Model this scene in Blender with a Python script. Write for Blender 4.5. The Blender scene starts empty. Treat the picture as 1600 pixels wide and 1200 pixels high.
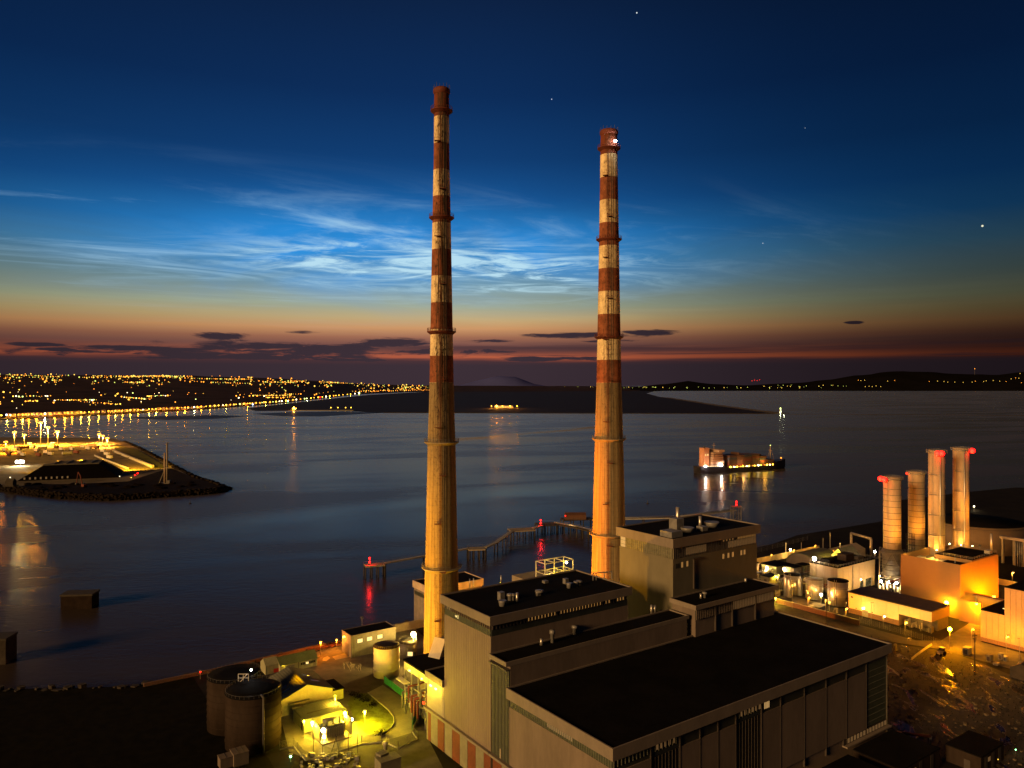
import bpy, bmesh, math, random
from mathutils import Vector, Matrix
random.seed(7)
R = math.radians
S = bpy.context.scene
COL = S.collection
# ------------------------------------------------------------------ camera
EYE = 105.0                       # drone height above the station yard (yard level is z = 0)
FPX, CX, HY = 1174.0, 800.0, 602.0
cd = bpy.data.cameras.new('camera'); cam = bpy.data.objects.new('camera', cd); COL.objects.link(cam)
cam.location = (0, 0, EYE); cam.rotation_euler = (R(90), 0, 0)
cd.sensor_width = 36.0; cd.lens = 36.0 * FPX / 1600.0
cd.shift_y = -(600.0 - HY) / 1600.0
cd.clip_start = 1.0; cd.clip_end = 200000.0
S.camera = cam
S.view_settings.view_transform = 'Standard'; S.view_settings.look = 'None'
S.view_settings.exposure = 0.0; S.view_settings.gamma = 1.0
S.view_settings.use_curve_mapping = False
S.render.engine = 'CYCLES'
cy = S.cycles
cy.use_denoising = True
cy.max_bounces = 5; cy.diffuse_bounces = 2; cy.glossy_bounces = 3; cy.transmission_bounces = 2
cy.sample_clamp_indirect = 6.0; cy.caustics_reflective = False; cy.caustics_refractive = False
cy.use_light_tree = True

# ------------------------------------------------------------------ node helper
class V_:
    """socket wrapper with arithmetic"""
    def __init__(s, nt, sock): s.nt = nt; s.k = sock
    def _m(s, op, *a, clamp=False):
        n = s.nt.nodes.new('ShaderNodeMath'); n.operation = op; n.use_clamp = clamp
        for i, x in enumerate((s,) + a):
            if isinstance(x, V_): s.nt.links.new(x.k, n.inputs[i])
            else: n.inputs[i].default_value = x
        return V_(s.nt, n.outputs[0])
    def __add__(s, o): return s._m('ADD', o)
    def __sub__(s, o): return s._m('SUBTRACT', o)
    def __mul__(s, o): return s._m('MULTIPLY', o)
    def __truediv__(s, o): return s._m('DIVIDE', o)
    def __neg__(s): return s._m('MULTIPLY', -1.0)
    def exp(s): return s._m('EXPONENT')
    def pw(s, e): return s._m('POWER', e)
    def clamp(s): return s._m('ADD', 0.0, clamp=True)
    def mx(s, o): return s._m('MAXIMUM', o)
    def mn(s, o): return s._m('MINIMUM', o)
    def gauss(s, c, w): q = (s - c) * (1.0 / w); return (-(q * q)).exp()
    def sstep(s, a, b):
        n = s.nt.nodes.new('ShaderNodeMapRange'); n.interpolation_type = 'SMOOTHSTEP'
        s.nt.links.new(s.k, n.inputs[0]); n.inputs[1].default_value = a; n.inputs[2].default_value = b
        n.inputs[3].default_value = 0.0; n.inputs[4].default_value = 1.0
        return V_(s.nt, n.outputs[0])
def comb(nt, x, y, z):
    n = nt.nodes.new('ShaderNodeCombineXYZ')
    for i, a in enumerate((x, y, z)):
        if isinstance(a, V_): nt.links.new(a.k, n.inputs[i])
        else: n.inputs[i].default_value = a
    return n.outputs[0]
def noise(nt, vec, scale, detail=4.0, rough=0.55, dist=0.0):
    n = nt.nodes.new('ShaderNodeTexNoise'); n.inputs['Scale'].default_value = scale
    n.inputs['Detail'].default_value = detail; n.inputs['Roughness'].default_value = rough
    n.inputs['Distortion'].default_value = dist
    nt.links.new(vec, n.inputs['Vector'])
    return V_(nt, n.outputs[0])
def mixc(nt, f, a, b, mode='MIX'):
    n = nt.nodes.new('ShaderNodeMix'); n.data_type = 'RGBA'; n.blend_type = mode; n.clamp_factor = True
    for s, x in ((n.inputs[0], f), (n.inputs[6], a), (n.inputs[7], b)):
        if isinstance(x, V_): nt.links.new(x.k, s)
        elif isinstance(x, bpy.types.NodeSocket): nt.links.new(x, s)
        elif isinstance(x, (int, float)): s.default_value = x
        else: s.default_value = tuple(x) + (1.0,)
    return n.outputs[2]
def lin(r, g, b):
    f = lambda c: (c / 255) / 12.92 if c <= 10.3 else (((c / 255) + 0.055) / 1.055) ** 2.4
    return (f(r), f(g), f(b))

# ------------------------------------------------------------------ sky
W = bpy.data.worlds.new('World'); S.world = W; W.use_nodes = True
nt = W.node_tree; nt.nodes.clear()
out = nt.nodes.new('ShaderNodeOutputWorld'); bg = nt.nodes.new('ShaderNodeBackground')
nt.links.new(bg.outputs[0], out.inputs[0])
tc = nt.nodes.new('ShaderNodeTexCoord'); sp = nt.nodes.new('ShaderNodeSeparateXYZ')
nt.links.new(tc.outputs['Generated'], sp.inputs[0])
dx, dy, dz = (V_(nt, sp.outputs[i]) for i in range(3))
az = dx._m('ARCTAN2', dy); el = dz._m('ARCSINE')
def ramp(fac, stops):
    n = nt.nodes.new('ShaderNodeValToRGB'); nt.links.new(fac.k, n.inputs[0])
    e = n.color_ramp.elements
    while len(e) > 1: e.remove(e[-1])
    e[0].position = stops[0][0]; e[0].color = tuple(stops[0][1]) + (1,)
    for p, c in stops[1:]:
        q = e.new(p); q.color = tuple(c) + (1,)
    return n.outputs[0]
EL = 0.62
fac = (el * (1 / EL)).clamp()
stops = [(0, (50, 38, 44)), (.018, (58, 44, 50)), (.0265, (66, 47, 52)), (.031, (150, 74, 54)), (.037, (198, 100, 66)), (.043, (150, 82, 64)), (.054, (128, 84, 74)), (.063, (160, 106, 80)), (.075, (206, 150, 98)), (.088, (196, 170, 116)),
         (.104, (168, 172, 136)), (.132, (126, 152, 150)), (.166, (80, 132, 164)), (.200, (38, 104, 164)), (.240, (23, 80, 142)), (.292, (17, 61, 114)),
         (.367, (13, 45, 90)), (.474, (13, 34, 68)), (.60, (11, 26, 54))]
base = ramp(fac, [(p / EL, lin(*c)) for p, c in stops])
# glow of the midnight twilight: strongest to the north, dying away to either side
rgt = az.sstep(-0.1, -0.0999)
wdt = rgt * (-0.27) + 0.66
q = (az + 0.10) / wdt
fall = (-(q * q)).exp()
mlow = el.sstep(0.0, 0.42) * 0.32 + 0.05
mul = mlow + (-mlow + 1.0) * fall
sky = mixc(nt, 1.0, base, comb(nt, mul, mul, mul), 'MULTIPLY')
# noctilucent clouds: thin sheets seen in perspective, only inside the twilight arch
px_ = dx / (dz + 0.05); py_ = dy / (dz + 0.05)
ca, sa = math.cos(0.5), math.sin(0.5)
qx = px_ * ca + py_ * sa; qy = py_ * ca - px_ * sa
n1 = noise(nt, comb(nt, qx * 0.42, qy * 1.4, 0.0), 1.0, 10.0, 0.64, 1.9)
n2 = noise(nt, comb(nt, px_ * 0.55, py_ * 0.45, 3.7), 1.0, 6.0, 0.58, 1.2)
n3 = noise(nt, comb(nt, px_ * 1.1 - py_ * 0.25, py_ * 1.9, 9.1), 1.3, 9.0, 0.65, 1.6)
env = el.gauss(0.170, 0.050) * az.gauss(-0.15, 0.31)
env2 = el.gauss(0.150, 0.026) * az.gauss(0.02, 0.13) + el.gauss(0.165, 0.024) * az.gauss(-0.19, 0.14)
veil = env * (n2.sstep(0.30, 0.64) * 0.62 + 0.42)
wisp = env * n1.sstep(0.48, 0.76) * 0.7 + env2 * n3.sstep(0.42, 0.70) * 1.15
thin = el.gauss(0.185, 0.05) * az.gauss(-0.45, 0.22) * n1.sstep(0.45, 0.75) * 0.45
sky = mixc(nt, (veil * 1.15 + thin * .6).clamp() * 0.92, sky, lin(38, 148, 232))
sky = mixc(nt, (wisp * 1.25 + thin).clamp() * 0.9, sky, lin(190, 228, 244))
# faint horizontal bands of pale cloud low down
nb = noise(nt, comb(nt, az * 1.6, el * 34.0, 5.0), 1.0, 5.0, 0.55, 0.4)
sky = mixc(nt, el.gauss(0.10, 0.035) * nb.sstep(0.45, 0.7) * 0.20, sky, mixc(nt, 1.0, sky, (1.7, 1.6, 1.4), 'MULTIPLY'))
# dark low clouds in front of the afterglow
nc = noise(nt, comb(nt, az * 13.0, el * 95.0, 1.3), 1.0, 8.0, 0.66, 0.5)
nd = noise(nt, comb(nt, az * 2.2, el * 80.0, 8.3), 1.0, 5.0, 0.6, 0.2)
def blob(xc, yc, w, h, s=1.0):
    a0 = math.atan((xc - 800) / FPX); e0 = math.atan((HY - yc) / FPX * math.cos(a0))
    u = (az - a0) * (1174.0 / w); v = (el - e0) * (1174.0 / h)
    return ((-(u * u + v * v) + 1.0) * 0.9 + (nc - 0.5) * 4.2).sstep(0.05, 0.75) * s
cl = blob(500, 546, 240, 15); 
for a in ((345, 525, 44, 6), (470, 519, 30, 3), (600, 537, 90, 11), (400, 556, 300, 9), (250, 546, 120, 5), (700, 549, 120, 6), (60, 538, 34, 3), (90, 546, 25, 3), (905, 524, 115, 5), (1010, 520, 55, 5),
          (770, 533, 55, 3.5), (1335, 504, 14, 2.5), (950, 533, 45, 3), (560, 562, 150, 4), (870, 561, 100, 4.5)):
    cl = cl.mx(blob(*a))
bank = ((el * -1.0 + 0.0345) * 60.0 + (nd - 0.5) * 1.6).sstep(-0.25, 0.25)
bank = bank.mx(el.gauss(0.049, 0.0075) * nd.sstep(0.36, 0.60) * az.sstep(-0.30, -0.1) * 0.85)
nd2 = noise(nt, comb(nt, az * 3.4, el * 150.0, 2.3), 1.0, 6.0, 0.62, 0.3)
bank = bank.mx(el.gauss(0.038, 0.010) * nd2.sstep(0.50, 0.66) * 0.85)
cl = cl.mx(bank * 0.92)
dark = mixc(nt, 1.0, lin(60, 47, 55), comb(nt, mul * 0.8 + 0.2, mul * 0.8 + 0.2, mul * 0.8 + 0.2), 'MULTIPLY')
sky = mixc(nt, cl, sky, dark)
# stars
def star(x, y, s, c):
    global sky
    d = Vector((x - CX, FPX, HY - y)).normalized()
    n = nt.nodes.new('ShaderNodeVectorMath'); n.operation = 'DISTANCE'
    nt.links.new(tc.outputs['Generated'], n.inputs[0]); n.inputs[1].default_value = d
    m = V_(nt, n.outputs['Value']).sstep(0.0011 * s, 0.0005 * s)
    sky = mixc(nt, m, sky, c)
star(995, 20, .9, (.9, 1, 1)); star(862, 155, .7, (.7, .8, 1)); star(1535, 353, 1.3, (1, 1, .7)); star(1192, 380, .6, (.7, .8, .9)); star(1258, 200, .5, (.4, .5, .6))
gl = el.sstep(-0.01, 0.0)
sky = mixc(nt, gl, lin(30, 26, 30), sky)
nt.links.new(sky, bg.inputs[0]); bg.inputs[1].default_value = 1.0

# ------------------------------------------------------------------ sun (low warm glow from behind the camera, to its left)
sd = bpy.data.lights.new('sun', 'SUN'); sd.energy = 4.8; sd.angle = R(14); sd.color = (1.0, 0.55, 0.20)
so = bpy.data.objects.new('sun', sd); COL.objects.link(so)
so.rotation_euler = Vector((0.74, 0.67, -0.235)).to_track_quat('-Z', 'Y').to_euler()

# ------------------------------------------------------------------ materials
FLAT = set('cityland land sand wetmud portground spit spitrock spitrock2 bankgrass shedroof portroad scrub grass verge asphalt yard bitumen rock rubble roofgrey roofgreen tankdark'.split())
DIM = set('greenglass bayglass mullion fin cream rust asphalt scrub sand wetmud land hill rock tankdark b2wall paleglass paleglass2 hull portground spit bitumen rough_ground intakewall pumpwall concrete_dim wood shedwall roofgrey roofgreen orangewall brick white tankwhite kerb grass steel box_red box_brown box_blue trailer yard slab verge rubble pole'.split())
def mat(name, col, rough=0.7, var=0.25, scale=0.4, metal=0.0, bump=0.0, bscale=None, stretch=(1, 1, 1), col2=None, spec=0.35):
    if name in DIM: col = tuple(c * .7 for c in col)
    m = bpy.data.materials.new(name); m.use_nodes = True; t = m.node_tree
    b = t.nodes['Principled BSDF']; tcn = t.nodes.new('ShaderNodeTexCoord')
    mp = t.nodes.new('ShaderNodeMapping'); mp.inputs['Scale'].default_value = stretch
    t.links.new(tcn.outputs['Object'], mp.inputs['Vector'])
    n = noise(t, mp.outputs[0], scale, 6.0, 0.6)
    n_ = noise(t, mp.outputs[0], scale * 7, 4.0, 0.6)
    f = (n * 0.7 + n_ * 0.3).sstep(0.32, 0.68)
    c2 = col2 if col2 else tuple(c * (1 - var) for c in col); c1 = col if col2 else tuple(min(c * (1 + var * .6), .85) for c in col)
    t.links.new(mixc(t, f, c2, c1), b.inputs['Base Color'])
    if name in FLAT: spec = .03
    b.inputs['Roughness'].default_value = rough; b.inputs['Metallic'].default_value = metal
    b.inputs['Specular IOR Level'].default_value = spec
    if bump:
        bn = t.nodes.new('ShaderNodeBump'); bn.inputs['Strength'].default_value = bump; bn.inputs['Distance'].default_value = 0.1
        k = noise(t, mp.outputs[0], bscale or scale * 6, 4.0)
        t.links.new(k.k, bn.inputs['Height']); t.links.new(bn.outputs[0], b.inputs['Normal'])
    return m
def ribbed(name, col, axis='X', pitch=0.6, rough=0.5, metal=0.0, var=0.2, depth=0.08, stretch=(1, 1, 1)):
    m = mat(name, col, rough, var, 0.25, metal, stretch=stretch); t = m.node_tree; b = t.nodes['Principled BSDF']
    tcn = t.nodes.new('ShaderNodeTexCoord'); w = t.nodes.new('ShaderNodeTexWave'); w.bands_direction = axis
    w.inputs['Scale'].default_value = 0.314 / pitch * 1.0
    t.links.new(tcn.outputs['Object'], w.inputs['Vector'])
    bn = t.nodes.new('ShaderNodeBump'); bn.inputs['Strength'].default_value = 0.8; bn.inputs['Distance'].default_value = depth
    t.links.new(w.outputs[1], bn.inputs['Height']); t.links.new(bn.outputs[0], b.inputs['Normal'])
    return m
def emit(name, col, st, sampled=True):
    m = bpy.data.materials.new(name); m.use_nodes = True; b = m.node_tree.nodes['Principled BSDF']
    b.inputs['Base Color'].default_value = (.1, .1, .1, 1)
    b.inputs['Emission Color'].default_value = tuple(col) + (1,); b.inputs['Emission Strength'].default_value = st
    if not sampled: m.cycles.emission_sampling = 'NONE'
    return m
SOD = (1.0, 0.34, 0.02); YEL = (1.0, 0.64, 0.03); WRM = (1.0, 0.74, 0.36); WHT = (1.0, 0.93, 0.82); RED = (1.0, 0.02, 0.02); GRN = (0.2, 1.0, 0.35); LIM = (0.85, 1.0, 0.25)
M = dict(
    cladding=ribbed('cladding', (.135, .105, .085), 'Y', .9, .75, stretch=(1, .6, .2), var=.16), cladding_u=ribbed('cladding_u', (.185, .165, .15), 'X', .9, .75),
    panel=mat('panel', (.118, .094, .078), .75, .22, .14, stretch=(1, 1, .3)),
    fascia=mat('fascia', (.14, .118, .10), .7, .16, .2, stretch=(1, 1, .4)),
    bitumen=mat('bitumen', (.008, .0075, .008), .9, .4, .12, bump=.3, spec=.1),
    darkglass=mat('darkglass', (.03, .036, .036), .22, .3, .3, spec=.5), bayglass=mat('bayglass', (.045, .05, .042), .35, .3, .5),
    greenglass=mat('greenglass', (.07, .085, .06), .35, .3, .4), mullion=mat('mullion', (.16, .17, .13), .6),
    fin=mat('fin', (.05, .04, .035), .7), cream=mat('cream', (.20, .19, .135), .8, .2, .5), rust=mat('rust', (.15, .034, .018), .8, .3, .5),
    concrete=mat('concrete', (.20, .17, .12), .85, .25, .15), steel=mat('steel', (.25, .25, .25), .5, .3, .6, .3), darksteel=mat('darksteel', (.06, .055, .05), .6, .3, .8),
    galv=mat('galv', (.42, .41, .38), .38, .16, .3, .75, stretch=(1, 1, .3)), white=mat('white', (.55, .54, .5), .6, .2, .4), tankwhite=mat('tankwhite', (.55, .52, .43), .55, .14, .25, stretch=(1, 1, .3)),
    tankdark=mat('tankdark', (.036, .026, .021), .7, .3, .15, stretch=(1, 1, .3)), asphalt=mat('asphalt', (.022, .02, .018), .85, .35, .06, bump=.3, bscale=1.5),
    yard=mat('yard', (.13, .12, .105), .85, .4, .05, bump=.3, bscale=1.2), slab=mat('slab', (.22, .2, .17), .85, .25, .2),
    cityland=mat('cityland', (.030, .016, .009), .95, .6, .004), grass=mat('grass', (.10, .12, .03), .95, .45, .35, bump=.8, bscale=3.), scrub=mat('scrub', (.010, .009, .005), .95, .5, .3),  # cityland: warm glow of the street lamps is put into its colour
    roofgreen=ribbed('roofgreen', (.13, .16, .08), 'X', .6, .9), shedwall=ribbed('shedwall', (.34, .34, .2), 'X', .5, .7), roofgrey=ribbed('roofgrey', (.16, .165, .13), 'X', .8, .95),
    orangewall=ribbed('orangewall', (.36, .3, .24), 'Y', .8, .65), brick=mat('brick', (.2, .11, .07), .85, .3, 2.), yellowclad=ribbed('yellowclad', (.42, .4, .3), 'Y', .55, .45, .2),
    greenfence=mat('greenfence', (.02, .20, .075), .6, .2, .5), kerb=mat('kerb', (.4, .38, .33), .8), pole=mat('pole', (.2, .19, .17), .5, .2, 1., .4), wood=mat('wood', (.035, .028, .02), .85, .4, .5),
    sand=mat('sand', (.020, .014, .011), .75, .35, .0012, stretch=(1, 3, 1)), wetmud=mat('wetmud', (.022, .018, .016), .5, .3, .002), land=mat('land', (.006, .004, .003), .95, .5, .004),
    hill=mat('hill', (.010, .009, .009), 1., .3, .001, spec=0.), farhill=mat('farhill', (.075, .09, .30), 1., .1, .001, spec=0.), rock=mat('rock', (.05, .042, .035), .9, .4, .2, bump=.6),  # farhill: distance haze is put into its bluish colour
    redpaint=mat('redpaint', (.4, .03, .02), .5), hull=mat('hull', (.022, .02, .026), .45, .3, .2), deck=mat('deck', (.1, .04, .025), .8), shipwhite=mat('shipwhite', (.30, .21, .15), .55, .12, .3),
    box_red=mat('box_red', (.16, .035, .02), .7), box_brown=mat('box_brown', (.1, .045, .025), .7), box_blue=mat('box_blue', (.04, .05, .07), .7), trailer=mat('trailer', (.6, .58, .5), .6, .1, .5),
    lamp_sod=emit('lamp_sod', SOD, 40), lamp_yel=emit('lamp_yel', YEL, 40), lamp_wrm=emit('lamp_wrm', WRM, 50), lamp_wht=emit('lamp_wht', WHT, 60), lamp_red=emit('lamp_red', (1, .001, .002), 8), lamp_grn=emit('lamp_grn', GRN, 12),
    lamp_lim=emit('lamp_lim', LIM, 25), win=emit('win', (1, .58, .2), .42), winmid=emit('winmid', (1, .46, .11), .26), winbright=emit('winbright', (1, .72, .26), 1.3), windim=emit('windim', (1, .5, .16), .10),
    fsod=emit('fsod', (1, .30, .02), 4), lamp_mast=emit('lamp_mast', (1, .50, .05), 7), fyel=emit('fyel', (1, .58, .06), 4), fwht=emit('fwht', (1, .8, .45), 5), fgrn=emit('fgrn', LIM, 3), fred=emit('fred', (1, .002, .003), 2.5), fblue=emit('fblue', (.4, .6, 1), 9),
    ssod=emit('ssod', (1, .27, .012), 6), syel=emit('syel', (1, .5, .035), 6), swht=emit('swht', (1, .85, .5), 7),
    xsod=emit('xsod', (1, .30, .02), 3, False), xyel=emit('xyel', (1, .6, .08), 2.2, False), xgrn=emit('xgrn', (.8, .9, .15), 1.6, False),
)
# chimney paint: red and cream bands above bare concrete, soot and rust running down
def chimney_mat(G):
    m = bpy.data.materials.new('banded_chimney'); m.use_nodes = True; t = m.node_tree; b = t.nodes['Principled BSDF']
    tcn = t.nodes.new('ShaderNodeTexCoord'); s = t.nodes.new('ShaderNodeSeparateXYZ'); t.links.new(tcn.outputs['Object'], s.inputs[0])
    ox, oy, z = (V_(t, s.outputs[i]) for i in range(3))
    ang = ox._m('ARCTAN2', oy)
    edge = noise(t, comb(t, ang * 6.0, z * 0.4, 0.0), 1.0, 4.0) - 0.5
    k = ((z * -1.0 + 201.5 + edge * 0.35) * (1 / 9.55))
    par = (k * 0.5)._m('FRACT')._m('GREATER_THAN', 0.5)              # 0 cream, 1 red
    red = mixc(t, noise(t, tcn.outputs['Object'], .35, 5.).sstep(.35, .65), (.17, .054, .024), (.28, .095, .045))
    crm = mixc(t, noise(t, tcn.outputs['Object'], .3, 5.).sstep(.3, .7), (.56, .43, .24), (.82, .68, .40))
    c = mixc(t, par, crm, red)
    c = mixc(t, z._m('GREATER_THAN', 201.5), c, (.13, .032, .016))
    con = mixc(t, noise(t, comb(t, ang * 7.0, z * 0.035, 2.0), 1.0, 6.0, .6).sstep(.38, .66), (.17, .125, .06), (.27, .21, .11))
    pour = (z * (1 / 2.4))._m('FRACT')._m('LESS_THAN', 0.06) * 0.25
    con = mixc(t, pour, con, (.08, .07, .055))
    c = mixc(t, (z + edge * 0.6)._m('LESS_THAN', 106.0), c, con)
    # vertical runs of soot and rust, thick on the ladder side, plus patches of flaking
    st = noise(t, comb(t, ang * 9.0, z * 0.05, 7.0), 1.0, 7.0, .65)
    lad = (ang._m('ABSOLUTE') * -1.0 + 3.1416).gauss(0.12, 0.55)
    dirt = ((st.sstep(.50, .68) * 0.42 + lad * st.sstep(.36, .56) * 0.9) * G).clamp()
    blot = noise(t, comb(t, ang * 5.0, z * 0.16, 11.0), 1.0, 8.0, .72).sstep(.47, .57) * (ang._m('ABSOLUTE') * -1.0 + 3.1416).gauss(0.10, 0.30 + .12 * G) * G
    fl = noise(t, comb(t, ang * 5.0, z * 0.55, 4.0), 1.3, 6.0, .7).sstep(.53, .62) * (lad * 0.8 + 0.5)
    up = z.sstep(60., 118.) * 0.75 + 0.25
    c = mixc(t, dirt * up, c, (.05, .026, .013))
    c = mixc(t, fl * up * G, c, (.03, .018, .011)); c = mixc(t, blot * up * .9, c, (.022, .013, .008))
    t.links.new(c, b.inputs['Base Color']); b.inputs['Roughness'].default_value = .85; b.inputs['Specular IOR Level'].default_value = .2
    bn = t.nodes.new('ShaderNodeBump'); bn.inputs['Strength'].default_value = .5; bn.inputs['Distance'].default_value = .12
    t.links.new(noise(t, tcn.outputs['Object'], 1.6, 5.).k, bn.inputs['Height']); t.links.new(bn.outputs[0], b.inputs['Normal'])
    return m
M['chimney'] = chimney_mat(1.0); M['chimney_cleaner'] = chimney_mat(.5)
def water_mat():
    m = bpy.data.materials.new('water'); m.use_nodes = True; t = m.node_tree; b = t.nodes['Principled BSDF']
    tcn = t.nodes.new('ShaderNodeTexCoord'); s = t.nodes.new('ShaderNodeSeparateXYZ'); t.links.new(tcn.outputs['Object'], s.inputs[0])
    x, y = V_(t, s.outputs[0]), V_(t, s.outputs[1])
    b.inputs['Base Color'].default_value = (.034, .026, .022, 1); b.inputs['IOR'].default_value = 1.33; b.inputs['Specular IOR Level'].default_value = .095; b.inputs['Specular Tint'].default_value = (1, .90, .72, 1)
    sl = noise(t, comb(t, x * 0.0022 + y * 0.0006, y * 0.0075 - x * 0.0018, 0.), 1.0, 5.0, .55, .8)    # slicks and current lines
    b.inputs['Roughness'].default_value = .25
    r = (sl.sstep(.38, .62) * -0.12) + 0.30
    def band(x0, y0, x1, y1, w, a, c):                      # smoother strips of water left by passing ships and the tide
        k = (y1 - y0) / (x1 - x0); wob = noise(t, comb(t, x * .004, y * .002, x0), 1.0, 3.0) * 60.0
        q = (y - (x * k) + wob - (y0 - x0 * k + 30.0)) * (1.0 / w)
        return (-(q * q)).exp() * x.sstep(a - 60, a + 60) * (x.sstep(c - 60, c + 60) * -1.0 + 1.0)
    bands = (band(-172, 630, 86, 810, 40, -300, 60) + band(-109, 1505, 215, 1939, 45, -160, 300)).clamp()
    calm = (x.sstep(-330, -170) * -1.0 + 1.0) * (y.sstep(760, 900) * -1.0 + 1.0)
    r = (r - bands * 0.14 + calm * 0.03).mx(.06)
    t.links.new(r.k, b.inputs['Roughness'])
    w1 = noise(t, comb(t, x * .16, y * .30, 0.), 1.0, 4.0, .6, .5)
    bn = t.nodes.new('ShaderNodeBump'); bn.inputs['Strength'].default_value = .14; bn.inputs['Distance'].default_value = 1.0
    rip = calm * 0.30 + 0.12; t.links.new(rip.k, bn.inputs['Strength'])
    t.links.new(w1.k, bn.inputs['Height']); t.links.new(bn.outputs[0], b.inputs['Normal'])
    b.inputs['Specular IOR Level'].default_value = 0.0
    gl_ = t.nodes.new('ShaderNodeBsdfGlossy'); gl_.inputs['Color'].default_value = (.54, .50, .44, 1); t.links.new(r.k, gl_.inputs['Roughness']); t.links.new(bn.outputs[0], gl_.inputs['Normal'])
    fr = t.nodes.new('ShaderNodeFresnel'); fr.inputs['IOR'].default_value = 1.30; t.links.new(bn.outputs[0], fr.inputs['Normal'])
    mx = t.nodes.new('ShaderNodeMixShader'); t.links.new(fr.outputs[0], mx.inputs[0]); t.links.new(b.outputs[0], mx.inputs[1]); t.links.new(gl_.outputs[0], mx.inputs[2])
    t.links.new(mx.outputs[0], t.nodes['Material Output'].inputs['Surface'])
    return m
M['water'] = water_mat()
def rough_ground():
    m = mat('rough_ground', (.030, .022, .013), .95, .6, .09, bump=.45, bscale=.9); t = m.node_tree; b = t.nodes['Principled BSDF']
    tcn = t.nodes.new('ShaderNodeTexCoord'); s = t.nodes.new('ShaderNodeSeparateXYZ'); t.links.new(tcn.outputs['Object'], s.inputs[0])
    x, y = V_(t, s.outputs[0]), V_(t, s.outputs[1])
    p = noise(t, comb(t, x * .22, y * .07, 0.), 1.0, 4.0, .55, .6).sstep(.555, .60)        # wheel-rut puddles
    r = p * -.82 + .95
    t.links.new(r.k, b.inputs['Roughness'])
    b.inputs['Specular IOR Level'].default_value = .5
    return m
M['rough_ground'] = rough_ground()

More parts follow.
